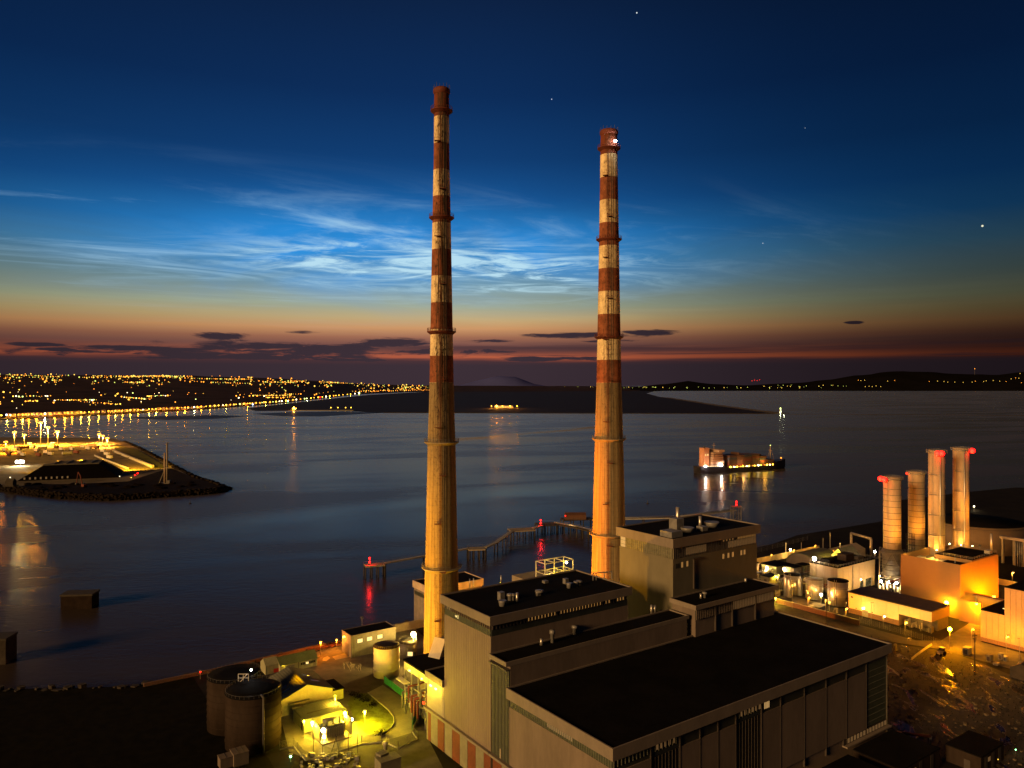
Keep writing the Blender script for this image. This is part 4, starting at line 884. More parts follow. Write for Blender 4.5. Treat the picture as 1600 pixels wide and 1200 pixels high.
MB().box(86, 109.2, -1.2, .38, 5.1, 5.5).build('walkway', 'fascia', hall)
pieces('window', 'windim', hall, [(88 + k * 1.6, 89 + k * 1.6, -.1, -.05, 5.7, 7.0) for k in range(13)])
MB().box(86, 109, -.04, .39, 5.52, 7.18).build('low_window_band', 'fin', hall)
# --- deaerator bay (mid-height strip) with the glazed stair end
bay = thing('deaerator_bay', 'mid-height flat-roofed strip between the hall and the near boiler house', 'building', xy(0, 38))
MB().box(.45, 65.5, .05, 8.0, 0, 34.4).build('core', 'panel', bay)
r = fascia('f', bay, 0, 65.6, .9, 7.1, 34.4, 35.5)
vents(r, [(846, 1007, .9, 1.6, 'p'), (863, 1003, 1.1, 3.2, 'c'), (898, 990, 1.2, 2.2, 'c'), (1018, 958, .8, 2.5, 'p'), (1023, 957, .8, 2.2, 'p')], 35.3, 0, 38)
MB().box(.1, .44, .1, 8, 9.75, 33.2).build('stair_glazing', 'greenglass', bay)
pieces('mullion', 'mullion', bay, [(-.1, .09, .15 + i * .65, .3 + i * .65, 9.75, 33.2) for i in range(12)])
MB().box(-.9, .43, .05, 8, 33.25, 33.6).build('canopy', 'darksteel', bay); MB().box(-.9, .38, 0, 8, 9.05, 9.7).build('ledge', 'fascia', bay)
pieces('plinth_panel', 'cream', bay, [(-.1, .43, .1, 3.1, 0, 9.0)]); pieces('plinth_panel', 'rust', bay, [(-.1, .43, 3.2, 7.2, 0, 9.0)], 'rust red plinth panel')
MB().box(-.3, -.11, 3.4, 3.7, 10, 12.4).build('lit_slit', 'winmid', bay)
# --- near boiler house
bh = thing('boiler_house', 'near boiler house with flat black roof beside the left chimney', 'building', xy(0, 46.2))
MB().box(.3, 48.7, .3, 23.7, 0, 42.6).build('core', 'darkglass', bh)
MB().box(0, 49, 0, 24, 0, 39.6).build('wall', 'cladding', bh)
r = fascia('f', bh, 0, 49, 0, 24, 42.7, 45.1)
vents(r, [(783, 938, 1.5, 2.4, 'b'), (785, 947, 2.2, 1.6, 'd'), (797, 938, 1.3, 1.8, 'c'), (802, 938, 1.0, 1.8, 'c'), (808, 941, .8, 2.6, 'p'), (843, 930, 1.8, 1.4, 'c'), (840, 931, 1.2, 1.3, 'd'), (889, 919, 1.6, 1.6, 'd'), (893, 918, 1.2, 1.4, 'd'), (900, 916, 1.5, 1.5, 'd'), (905, 915, 1.3, 1.5, 'c'), (884, 912, 1.3, 1.6, 'b'), (852, 911, 1.4, .8, 'b'), (783, 911, .4, 2.4, 'p'), (734, 917, .35, 2.4, 'p'), (740, 916, .35, 2.4, 'p')], 44.7, 0, 46.2)
u, v = uv(at(938, 905, 44.7)); b = MB(); v -= 46.2
b.path([(u - 3, v, 44.7), (u - 3, v, 47), (u + 3, v - 2, 47), (u + 3, v - 2, 44.7)], .18).path([(u - 2, v - .3, 44.7), (u - 2, v - .3, 47)], .12).path([(u + .5, v - 1.2, 44.7), (u + .5, v - 1.2, 47)], .12); b.build('roof_frame', 'galv', r)
# windows and fins, left end
MB().box(.02, .28, .3, 23.7, 39.62, 41.3).build('glazing_band', 'greenglass', bh)
pieces('fin', 'panel', bh, [(-.25, .28, .35 + i * 1.05, .62 + i * 1.05, 41.32, 42.65) for i in range(23)])
pieces('mullion', 'mullion', bh, [(-.08, .0, .4 + i * .75, .5 + i * .75, 39.62, 41.3) for i in range(31)])
pieces('window', 'winbright', bh, [(.18, .29, 20.3, 23.2, 41.4, 42.3)], 'orange lit window at the far end of the left wall'); pieces('window', 'winbright', bh, [(-.04, .015, 16.2, 16.6, 40.1, 41.1), (-.04, .015, 17.0, 18.0, 40.3, 40.8)])
# front
MB().box(.3, 48.7, .02, .28, 39.62, 41.3).build('glazing_band', 'darkglass', bh)
pieces('fin', 'fin', bh, [(.4 + i * 1.12, .72 + i * 1.12, -.2, .28, 41.32, 42.65) for i in range(43)])
pieces('window', 'winmid', bh, [(11.9 + i * 1.12, 12.55 + i * 1.12, .22, .29, 41.4, 42.55) for i in range(26) if i not in (9, 24)] + [(41.5 + i * 1.12, 42.1 + i * 1.12, .22, .29, 41.4, 42.55) for i in range(6) if i not in (1, 2)])
for o in [x for x in bh.children if x.name.startswith('window')][3:]: pass
MB().box(-.9, -.02, 0, 24, 9.05, 9.7).build('ledge', 'fascia', bh)
pieces('plinth_panel', 'cream', bh, [(-.1, -.01, 3.3 + i * 8.15, 7.2 + i * 8.15, 0, 9.0) for i in range(3)]); pieces('plinth_panel', 'rust', bh, [(-.1, -.01, 7.3 + i * 8.15, 11.3 + i * 8.15, 0, 9.0) for i in range(2)] + [(-.1, -.01, .1, 3.2, 0, 9.)], 'rust red plinth panel')
# --- far boiler house
b2 = thing('boiler_house', 'tall far boiler house with pale glazed strip right of the right chimney', 'building', xy(68.3, 46.2))
MB().box(.3, 41.4, .3, 23.7, 0, 54.1).build('core', 'bayglass', b2)
MB().box(0, 41.7, 0, 24, 0, 50.6).build('wall', mat('b2wall', (.16, .145, .10), .75, .2, .06, stretch=(1, 1, .4)), b2)
r = fascia('f', b2, 0, 41.7, 0, 24, 54.2, 57.1)
vents(r, [(1049, 838, 5.0, 1.9, 'b'), (1057, 829, 3.4, 4.2, 'b'), (1059, 822, 1.4, 6.5, 'p'), (1074, 832, 4.4, 1.7, 'd'), (1094, 826, 1.1, 4.2, 'p'), (1112, 824, 5., 1.9, 'd'), (1097, 829, 2.6, 1.5, 'b')], 56.7, 68.3, 46.2)
pg = mat('paleglass', (.30, .27, .19), .4, .5, .9, stretch=(1, 1, .15))
MB().box(.3, 41.4, .04, .28, 50.62, 54.1).build('glazing_band', pg, b2); MB().box(.04, .28, .3, 23.7, 50.62, 54.1).build('glazing_band', mat('paleglass2', (.16, .15, .1), .4, .4, .8), b2)
pieces('mullion', 'fin', b2, [(.4 + i * .82, .52 + i * .82, -.06, .03, 50.62, 54.1) for i in range(50)])
pieces('mullion', 'mullion', b2, [(-.06, .03, .4 + i * .95, .5 + i * .95, 50.62, 54.1) for i in range(25)]); pieces('transom', 'mullion', b2, [(-.09, -.065, .3, 23.7, z, z + .12) for z in (51.6, 52.9)])
pieces('window', 'winmid', b2, [(31.5 + i * .82, 31.95 + i * .82, -.02, .035, 53.2, 53.9) for i in range(12)] + [(24 + i * 1.6, 24.5 + i * 1.6, -.02, .035, 53.3, 53.8) for i in range(4)])
pieces('window', 'windim', b2, [(26.5 + i * .82, 27.1 + i * .82, -.02, .035, 50.9, 53.0) for i in range(18)] + [(6 + i * .82, 6.5 + i * .82, -.02, .035, 51.2, 53.5) for i in range(12)])
pieces('window', 'darkglass', b2, [(2.6, 3.4, -.1, -.07, 52.2, 53.6), (21.6, 22.4, -.1, -.07, 52.4, 53.8)])
pieces('window', 'winmid', b2, [(u_ - 68.7, u_ - 67.8, -.05, -.005, 47.6, 49.2) for u_ in (92.3, 94.9, 97.2, 101.6, 103.3)] + [(u_ - 68.7, u_ - 67.9, -.05, -.005, 47.5, 49.2) for u_ in (72.5, 74.9)])
pieces('window', 'darkglass', b2, [(1.2, 3.0, -.05, -.005, 47.5, 49.0)])
MB().box(-.06, -.005, 21.2, 23.4, 50.7, 54.0).build('lit_window', 'win', b2)
MB().box(9.2, 9.7, -.5, -.01, 40, 49.8).box(9.2, 13, -.5, -.01, 49.3, 49.8).build('downpipe', 'fin', b2)
# --- lower block in front of it
lb = thing('switchgear_block', 'lower flat-roofed block with orange lit fins at the foot of the far boiler house', 'building', xy(67.5, 36.4))
MB().box(.4, 39, .4, 9.7, 0, 37.4).build('core', 'panel', lb)
r = fascia('f', lb, 0, 39.4, 0, 8.8, 37.5, 38.9)
vents(r, [(1095, 935, .7, 1.5, 'p'), (1101, 934, 1.1, 1.8, 'c'), (1165, 909, .9, 1.2, 'p')], 38.5, 67.5, 36.4)
MB().box(.3, 39.1, .12, .39, 34.2, 37.35).build('window_strip', 'bayglass', lb)
pieces('fin', 'panel', lb, [(.5 + i * .8, .8 + i * .8, -.05, .38, 34.2, 37.4) for i in range(48)])
pieces('window', 'windim', lb, [(17 + i * .8, 17.45 + i * .8, .05, .11, 34.4, 36.9) for i in range(27)])
pieces('pilaster', 'fin', lb, [(x, x + .35, -.2, .39, 29.3, 37.4) for x in (9, 17, 28.5)])
# --- annex at the left end wall
an = thing('annex', 'narrow annex with yellow lit ribbed wall at the left end of the near boiler house', 'building', xy(0, 70.3))
MB().box(.3, 14, .0, 10.2, 0, 18.6).build('core', 'panel', an)
MB().box(0, .29, .05, 10.2, 9.75, 18.55).build('ribbed_wall', 'yellowclad', an)
pieces('rib', 'yellowclad', an, [(-.14, -.005, .2 + i * .72, .5 + i * .72, 9.75, 18.5) for i in range(14)])
r = fascia('f', an, .2, 13.8, .9, 9.4, 18.6, 20.5, o=.85)
pieces('plinth_panel', 'cream', an, [(-.1, .29, 3.7, 7.6, 0, 9.0), (-.1, .29, 9.4, 10.3, 0, 9.0)]); pieces('plinth_panel', 'rust', an, [(-.1, .29, .05, 3.6, 0, 9.0), (-.1, .29, 7.7, 9.3, 0, 9.0)], 'rust red plinth panel')
MB().box(-.9, .29, 0, 10.6, 9.05, 9.7).build('ledge', 'fascia', an); 
lf = MB().box(-1.3, -.9, 2.5, 3.4, 17.2, 17.6).build('wall_lamp', 'lamp_yel', an); MB().box(-1.3, -.9, 5.5, 6.4, 17.2, 17.6).build('wall_lamp', 'lamp_yel', an)
light(an, (-1.7, 3, 16.7), 1500, YEL, .3); light(an, (-1.7, 6, 16.7), 1500, YEL, .3); MB().ball((-.8, 10.8, 10.6), .45, 8, 5).build('red_lamp', 'fred', an)
# --- duct house canopy further left, machinery under it
dh = thing('duct_house', 'open-fronted duct house with yellow lit upper wall beside the left chimney', 'building', xy(2.2, 81.0))
MB().box(0, 13, 0, 18.6, 14.6, 17.0).build('upper_wall', 'yellowclad', dh); MB().box(-.3, 13.2, -.1, 18.9, 17.01, 17.5).build('roof', 'bitumen', dh)
pieces('rib', 'yellowclad', dh, [(-.12, -.01, .2 + i * .8, .5 + i * .8, 14.6, 16.95) for i in range(23)])
MB().box(5, 13, 0, 18.6, 0, 14.58).build('back_wall', 'panel', dh)
pieces('column', 'steel', dh, [(.1, .5, .2 + i * 4.5, .6 + i * 4.5, 0, 14.58) for i in range(5)])
b = MB().path([(.2, 0, 10), (.2, 18.6, 10)], .2).path([(.2, 0, 6), (.2, 18.6, 6)], .2).path([(.3, 1, 10), (.3, 5, 6), (.3, 9, 10)], .12, 4); b.build('brace', 'steel', dh)
for i in range(9):
    y = 1.2 + i * 2; z = rnd.uniform(7.5, 13); MB().path([(-1.2, y, z - 5), (-1.2, y, z), (3, y, z), (4.9, y + .6, z)], rnd.uniform(.18, .45), 8).build('pipe', rnd.choice(['steel', 'darksteel', 'rust', 'darksteel']), dh)
for i in range(6): MB().lathe([(.7, 2 + i * .1), (.9, 2.6), (.9, 4.4), (.3, 5)], 10, 1.6, 2 + i * 2.9).build('vessel', rnd.choice(['steel', 'darksteel']), dh)
MB().box(.0, 4.9, 0, 18.6, 5.6, 5.75).build('floor', 'darksteel', dh)
MB().prism([(-2.2, 14), (-.2, 14), (-.2, 20), (-2.2, 20)], 11.2, 11.5).build('canopy', 'yellowclad', dh)
light(dh, (-2.5, 5, 15.2), 1100, YEL, .3); light(dh, (-2.5, 13, 15.2), 1100, YEL, .3); light(dh, (2, 9, 9), 500, YEL, .3)
for y in (5, 13): MB().box(-1.2, -.8, y - .3, y + .3, 15.6, 15.9).build('wall_lamp', 'lamp_yel', dh)
fd = thing('flue_duct', 'sloping square flue duct running into the foot of the left chimney', 'duct', xy(13, 96, 17.55), TH + R(25))
MB()._add([(-3, -2.2, 0), (3, -2.2, 0), (3, 2.2, 0), (-3, 2.2, 0), (.5, -2.2, 5.4), (3.6, -2.2, 4.2), (3.6, 2.2, 4.2), (.5, 2.2, 5.4)], [(0, 3, 2, 1), (4, 5, 6, 7), (0, 1, 5, 4), (1, 2, 6, 5), (2, 3, 7, 6), (3, 0, 4, 7)]).build('duct', 'tankwhite', fd)
MB().box(3.62, 9, -2.4, 2.4, 0, 4.1).build('chimney_inlet', 'concrete', fd)
# --- intake house behind the left chimney
ih = thing('intake_house', 'flat-roofed intake house at the water behind the left chimney', 'building', xy(53, 173.5))
MB().box(0, 27, 0, 15.5, -6, 13).build('wall', mat('intakewall', (.2, .17, .15), .8), ih); fascia('f', ih, 0, 27, 0, 15.5, 13.01, 16.2, o=.5, m=mat('intakefascia', (.34, .26, .2), .7))
MB().box(-.06, -.01, .6, 15, 10, 11.8).build('window_strip', 'bayglass', ih)
light(ih, (20, -16, 8), 26000, SOD, .6); MB().ball((20, -14.5, 8), .5, 8, 5).build('flood_lamp', 'lamp_sod', ih); MB().bar((20, -14.2, -0), (20, -14.2, 8), .12).build('lamp_post', 'pole', ih)
# --- lit frame platform behind the near boiler house
cg = thing('screen_frame', 'yellow lit open steel frame on a pier behind the near boiler house', 'frame', xy(134, 196, 0))
MB().box(-3, 22, -8, 26, -6, .3).build('pier', 'concrete', cg); b = MB()
for x in (0, 6, 12.5, 19):
    for y in (0, 8): b.bar((x, y, .3), (x, y, 11), .28, 6)
for z in (5.5, 11):
    for y in (0, 8): b.bar((0, y, z), (19, y, z), .25, 6)
    for x in (0, 6, 12.5, 19): b.bar((x, 0, z), (x, 8, z), .22, 6)
b.build('frame', mat('framey', (.5, .48, .35), .5), cg)
for i in range(5): MB().lathe([(.8, .3), (.8, 4 + i % 3), (.3, 4.6 + i % 3)], 10, 2.5 + i * 3.6, 4 + (i % 2) * 2).build('valve_unit', 'steel', cg)
MB().ball((14, -.6, 10), .55, 8, 5).build('lamp', 'lamp_wrm', cg); MB().ball((3, -.6, 4), .6, 8, 5).build('lamp', 'lamp_wrm', cg)
light(cg, (14, -1.6, 9.5), 2500, YEL, .4); light(cg, (3, -1.6, 4.5), 1600, YEL, .4); light(cg, (9, 4, 8), 1500, YEL, .4)
# ================================================================== LEFT YARD
def oil_tank(px, yb, r, h, label, m='tankdark', rings=8, roof=None, extra=None):
    p = at(px, yb, 0); t = thing('storage_tank', label, 'tank', p, 0)
    MB().lathe([(r, 0), (r, h)], 56).build('shell', m, t)
    MB().lathe([(r + .12, h), (r + .12, h + .18), (r * .5, h + .18 + r * .045), (.1, h + .2 + r * .06)], 48).build('roof', roof or 'bitumen', t)
    for k in range(1, rings): MB().lathe([(r + .01, h * k / rings - .07), (r + .13, h * k / rings - .05), (r + .13, h * k / rings + .05), (r + .01, h * k / rings + .07)], 48, cap=False).build('ring', m, t)
    b = MB()
    for i in range(36):
        a = 2 * math.pi * i / 36; c = 2 * math.pi * (i + 1) / 36; R_ = r - .1
        b.bar((R_ * math.cos(a), R_ * math.sin(a), h + .2), (R_ * math.cos(a), R_ * math.sin(a), h + 1.0), .025, 4).bar((R_ * math.cos(a), R_ * math.sin(a), h + 1.0), (R_ * math.cos(c), R_ * math.sin(c), h + 1.0), .025, 4)
    b.build('handrail', 'pole', t); return t
ta = oil_tank(396, 1160, 7.85, 15.6, 'nearest big brown oil tank with a dark roof at lower left')
r = 7.85; a = R(-52); MB().path([(r * .8 * math.cos(a), r * .8 * math.sin(a), 15.9), ((r + .5) * math.cos(a), (r + .5) * math.sin(a), 15.9), ((r + .5) * math.cos(a), (r + .5) * math.sin(a), .2)], .28, 8).build('downpipe', 'darksteel', ta)
tb = oil_tank(366, 1132, 7.85, 15.6, 'second big brown oil tank half hidden behind the nearest one')
MB().path([(3.5, -6.2, 15.7), (3.5, -6.2, 18), (6.6, -6.2, 18), (6.6, -6.2, 15.7)], .1).path([(3.5, -6.2, 16.8), (6.6, -6.2, 16.8)], .08).path([(5, -6.2, 15.7), (5, -6.2, 18)], .08).path([(3.5, -6.2, 18), (6.6, -6.2, 18)], .12).path([(4.2, -6.5, 15.7), (6.2, -6.5, 18)], .12).build('roof_access_frame', 'white', tb)
MB().ball((6.6, -4.0, 18.4), .22, 8, 5).build('lamp', 'lamp_wht', tb); light(tb, (6.4, -5.0, 18.8), 420, (1, .95, .85), .2)
wt = oil_tank(604, 1054, 4.65, 10.6, 'upright cream coloured tank standing in the lit yard', 'tankwhite', 4, 'tankdark')
dk = oil_tank(637, 1026, 3.5, 6.0, 'squat dark tank between the cream tank and the left chimney', 'darksteel', 3)
MB().box(.5, 2.4, -3.75, -3.6, 1.6, 3.1).build('lit_hatch', 'winbright', dk)
# warehouse with pitched roof
w = thing('warehouse', 'grey pitched-roof warehouse with lit gable behind the big oil tanks', 'warehouse', xy(-31, 120))
MB().gable(0, 17.4, 0, 18, 0, 5.0, 8.2).build('wall', 'orangewall', w)
for s, nm in ((0, 'roof'), (1, 'roof')):
    x0, x1 = (-.5, 8.7) if s == 0 else (8.7, 17.9); z0, z1 = (4.95, 8.35) if s == 0 else (8.35, 4.95)
    MB()._add([(x0, -.6, z0), (x1, -.6, z1), (x1, 18.6, z1), (x0, 18.6, z0), (x0, -.6, z0 + .18), (x1, -.6, z1 + .18), (x1, 18.6, z1 + .18), (x0, 18.6, z0 + .18)], [(0, 3, 2, 1), (4, 5, 6, 7), (0, 1, 5, 4), (1, 2, 6, 5), (2, 3, 7, 6), (3, 0, 4, 7)]).build('roof', ['shedwall', 'roofgrey'][s] if False else 'roofgrey', w)
pieces('rooflight', 'darkglass', w, [])
for (x0, x1, yy) in ((1.5, 4.2, 6), (1.2, 4.4, 3), (11, 13.5, 10), (12, 15, 5)):
    zz = lambda x: 4.95 + 3.4 * (x + .5) / 9.2 + .24 if x < 8.7 else 8.35 - 3.4 * (x - 8.7) / 9.2 + .24
    MB()._add([(x0, yy, zz(x0)), (x1, yy, zz(x1)), (x1, yy + .9, zz(x1)), (x0, yy + .9, zz(x0)), (x0, yy, zz(x0) - .1), (x1, yy, zz(x1) - .1), (x1, yy + .9, zz(x1) - .1), (x0, yy + .9, zz(x0) - .1)], [(0, 1, 2, 3), (0, 4, 5, 1), (1, 5, 6, 2), (2, 6, 7, 3), (3, 7, 4, 0)]).build('rooflight', 'darkglass', w)
MB().box(2.5, 9.5, -.7, -.05, 3.5, 3.75).build('canopy', 'darksteel', w); MB().box(1.2, 4.6, -.12, -.02, 0, 3.3).build('shutter_door', 'steel', w)
lt = thing('lean_to', 'small yellow lean-to with dark roof against the pitched warehouse', 'shed', xy(-12.9, 122))
MB().box(0, 4, 0, 9, 0, 3.3).build('wall', 'shedwall', lt); MB().box(-.2, 4.3, -.3, 9.3, 3.31, 3.6).build('roof', 'bitumen', lt)
# small sheds
s = thing('shed', 'yellow green shed with ribbed roof near the water', 'shed', xy(-19.2, 155.5))
MB().gable(0, 13.8, 0, 7, 0, 3.1, 4.9, 'x').build('wall', 'shedwall', s)
for k in range(2):
    y0, y1, z0, z1 = ((-.4, 3.5, 2.95, 5.0), (3.5, 7.4, 5.0, 2.95))[k]
    MB()._add([(-.3, y0, z0), (14.1, y0, z0), (14.1, y1, z1), (-.3, y1, z1), (-.3, y0, z0 + .14), (14.1, y0, z0 + .14), (14.1, y1, z1 + .14), (-.3, y1, z1 + .14)], [(0, 3, 2, 1), (4, 5, 6, 7), (0, 1, 5, 4), (1, 2, 6, 5), (2, 3, 7, 6), (3, 0, 4, 7)]).build('roof', 'roofgreen', s)
MB().box(1.8, 5.2, -.1, -.02, .1, 2.3).build('door', 'steel', s); MB().box(3.2, 3.7, -.16, -.11, 1.3, 1.8).build('lit_pane', 'winbright', s)
pieces('window', 'darkglass', s, [(7.6 + i * .62, 8.05 + i * .62, -.07, -.02, 1.5, 2.3) for i in range(9) if i not in (3, 4)]); pieces('window', 'winbright', s, [(9.5, 10.5, -.07, -.02, 1.5, 2.2)])
MB().box(6.6, 6.75, -.12, -.02, 0, 3.1).build('downpipe', 'darksteel', s)
s = thing('shed', 'tiny lit gabled shed peeping out behind the second oil tank', 'shed', at(408, 1054, 0) + Vector((0, 2, 0)))
MB().gable(0, 5, -3, 3, 0, 3.2, 5, 'x').build('wall', 'shedwall', s); MB().box(3.0, 4.9, -3.1, -3.02, .2, 1.6).build('red_panel', 'redpaint', s); light(s, (6, -5, 3), 350, YEL, .3)
# pump house with three lit windows
ph = thing('pump_house', 'tall plain pump house with three lit windows by the water', 'building', xy(8.2, 155.6))
MB().box(0, 19, 0, 9, 0, 8.0).build('wall', mat('pumpwall', (.17, .16, .13), .8), ph); MB().box(.25, 18.75, .25, 8.75, 8.02, 8.2).build('roof', 'bitumen', ph)
b = MB().box(-.1, 19.1, -.1, .2, 8.02, 8.5).box(-.1, 19.1, 8.8, 9.1, 8.02, 8.5).box(-.1, .2, .2, 8.8, 8.02, 8.5).box(18.8, 19.1, .2, 8.8, 8.02, 8.5); b.build('parapet', 'panel', ph)
pieces('window', 'winbright', ph, [(x, x + 2.1, -.06, -.01, 5.2, 6.6) for x in (2.6, 6.6, 11)])
MB().box(-.08, -.01, 2, 5.4, 0, 4.6).build('shutter_door', 'darksteel', ph); MB().box(-.9, -.1, 5.7, 6.1, 6.4, 6.8).build('wall_lamp', 'lamp_sod', ph); light(ph, (-1.3, 5.9, 6.2), 900, SOD, .3)
pieces('downpipe', 'pole', ph, [(.3, .5, -.15, -.02, 0, 8), (1.2, 1.4, -.15, -.02, 0, 8)])
# low wall along the quay
b = MB()
qpts = [(-62, 171), (-40, 171), (-15, 172.5), (5, 174)]
for a, c in zip(qpts, qpts[1:]): b.prism([(a[0], a[1]), (c[0], c[1]), (c[0], c[1] + .6), (a[0], a[1] + .6)], 0, 1.2)
tag(b.build('quay_wall', 'brick', loc=xy(0, 0), rz=TH), 'low brick wall along the quay behind the yellow green shed', 'wall')
b = MB().prism([(28, 173), (50, 172), (50, 172.8), (28, 173.8)], 0, 3.4); tag(b.build('boundary_wall', 'concrete', loc=xy(0, 0), rz=TH), 'plain concrete wall between the pump house and the intake house', 'wall')
# pipe rail along the quay by the orange slab
t = thing('pipe_rack', 'low rusty pipe rack along the quay in orange light', 'pipes', xy(-3, 170)); b = MB()
for k in range(4): b.path([(0, k * .6, .6 + .25 * (k % 2)), (16, k * .6, .6 + .25 * (k % 2))], .14, 6)
b.build('pipe', 'rust', t); pieces('support', 'darksteel', t, [(x, x + .15, -.2, 2.2, 0, .5) for x in range(0, 17, 3)]); MB().path([(0, 2.5, 1.2), (16, 2.5, 1.2)], .05).build('handrail', 'rust', t)
# green hoarding
gp = [at(x, y, 0) for x, y in ((600, 1067), (612, 1076), (626, 1087), (638, 1095), (646, 1103), (651, 1113), (651, 1124), (646, 1134), (644, 1142))]
hb = thing('hoarding', 'bright green hoarding curving along the lit yard', 'fence', gp[0], 0)
for i, (a, c) in enumerate(zip(gp, gp[1:])):
    d = c - a; k = max(1, round(d.length / 2.6))
    for j in range(k):
        p0 = a + d * (j / k) - gp[0]; p1 = a + d * ((j + .97) / k) - gp[0]; n = Vector((-d.y, d.x, 0)).normalized() * .05
        MB().prism([tuple(q)[:2] for q in (p0 + n, p0 - n, p1 - n, p1 + n)], .1, 2.5).build('panel', 'greenfence', hb)
    MB().bar(a - gp[0], a - gp[0] + Vector((0, 0, 2.7)), .08).build('post', 'darksteel', hb)
q = (gp[3] + gp[4]) / 2 - gp[0] + Vector((-.25, -.25, 0)); b = MB().prism([(q.x - .5, q.y), (q.x + .5, q.y - .4), (q.x + .55, q.y - .33), (q.x - .45, q.y + .07)], .9, 1.9); b.build('notice_sheet', 'white', hb, label='blank white notice sheet')
# switch house and transformer
sw = thing('switch_house', 'flat grey-roofed switch house behind the glaring transformer', 'building', xy(-28.5, 105))
MB().box(0, 13, 0, 10, 0, 3.8).build('wall', 'shedwall', sw); MB().box(-.3, 13.3, -.3, 10.3, 3.81, 4.1).build('roof', 'roofgrey', sw); MB().box(2, 12.5, 3.2, 3.5, 4.12, 4.3).build('roof_kerb', 'fin', sw); MB().box(-.5, 3, 9, 9.5, 4.12, 4.5).build('roof_kerb', 'fin', sw)
MB().box(-.08, -.01, 1.5, 2.8, 0, 2.4).build('door', 'fin', sw)
tr_ = thing('transformer', 'finned power transformer glaring in yellow light', 'transformer', xy(-22.5, 98))
MB().box(-3.2, 3.2, -1.6, 1.6, .5, 4.0).build('tank', 'steel', tr_)
pieces('radiator_fin', 'kerb', tr_, [(-3 + i * .55, -2.85 + i * .55, -2.6, -1.61, .9, 3.6) for i in range(11)])
MB().path([(-2.6, .6, 5.0), (2.6, .6, 5.0)], .55, 10).build('conservator', 'steel', tr_)
for i in range(3): MB().lathe([(.26, 4), (.4, 4.3), (.22, 4.5), (.38, 4.8), (.2, 5.0), (.32, 5.3), (.1, 6)], 10, -2 + i * 2, -.8).build('bushing', 'cream', tr_)
MB().box(-4.6, 4.6, -4, 3, .02, .45).build('bund', 'concrete', tr_)
MB().box(-5.0, -4.7, -3, 3.5, .46, 5.2).build('blast_wall', 'cream', tr_); MB().box(4.7, 5.0, -3, 3.5, .46, 5.2).build('blast_wall', 'cream', tr_)
def yard_lamp(x, y, zl, m, pw, col, label, r=.45, ground=0, arm=0, post=True):
    p = at(x, y, zl); t = thing('lamp_post', label, 'lamp post', (p.x, p.y, ground), 0)
    if post: MB().bar((0, arm, 0), (0, arm, zl - ground + .5), .1, 6).build('post', 'pole', t)
    MB().box(-.5, .5, -.1, .5, zl - ground + .35, zl - ground + .6).build('lamp_hood', 'pole', t)
    MB().ball((0, 0, zl - ground), r, 10, 6).build('bulb', m, t); light(t, (0, -.2, zl - ground - r - .25), pw * (1.15 if ground == 0 and m != 'lamp_grn' else 1), col, .35); return t
yard_lamp(475, 1127, 5, 'lamp_yel', 3600, YEL, 'dimmer yellow lamp at the left corner of the switch house', .35)
yard_lamp(488, 1129, 5.5, 'lamp_yel', 14300, YEL, 'second yellow lamp in front of the left end of the switch house', .6)
yard_lamp(539, 1114, 5.5, 'lamp_yel', 17600, YEL, 'yellow lamp at the right end of the switch house beside the lawn', .6)
yard_lamp(549, 1124, 4.5, 'lamp_wrm', 5720, YEL, 'bright lamp on the white post right of the transformer', .55)
yard_lamp(505, 1141, 3.5, 'lamp_wrm', 3740, YEL, 'upper lamp of the pair on the left face of the transformer', .65)
yard_lamp(506, 1151, 1.6, 'lamp_wrm', 1980, YEL, 'lower lamp of the pair on the left face of the transformer', .5)
yard_lamp(570, 1112, 4.6, 'lamp_yel', 39600, (1, .70, .01), 'low yellow lamp standing on the lawn', .4)
yard_lamp(646, 991, 9, 'lamp_wrm', 70400, (1, .6, .1), 'dazzling white-orange lamp left of the foot of the left chimney', .95)
yard_lamp(501, 1004, 5.5, 'lamp_sod', 9000, (1, .22, .005), 'orange lamp post on the quay beside the yellow green shed', .3)
yard_lamp(526, 1000, 4, 'lamp_sod', 4500, (1, .26, .01), 'small orange lamp above the pipe rack on the quay', .25)
yard_lamp(524, 1090, 6.0, 'fyel', 9900, YEL, 'added yellow lamp lighting the gable of the pitched warehouse', .18)  # added lamp, there to light the warehouse gable
yard_lamp(470, 1056, 7, 'fyel', 9240, (.95, .75, .05), 'added yellow lamp between the warehouse and the yellow green shed', .15)  # added lamp, there to light the shed walls
yard_lamp(454, 1182, 1.5, 'lamp_grn', 60, GRN, 'little green lamp in the dark at the bottom left', .3)
yard_lamp(313, 1050, 2.5, 'lamp_red', 60, RED, 'little red lamp on the bank left of the second oil tank', .25)
t = thing('wall_panel', 'glowing white upright panel beside the foot of the left chimney', 'panel', at(650, 1020, 0), TH); MB().box(-.2, .2, 0, 3, 0, 7).build('panel', 'white', t); light(t, (-2.6, 1, 6), 900, (1, .85, .6), .4)
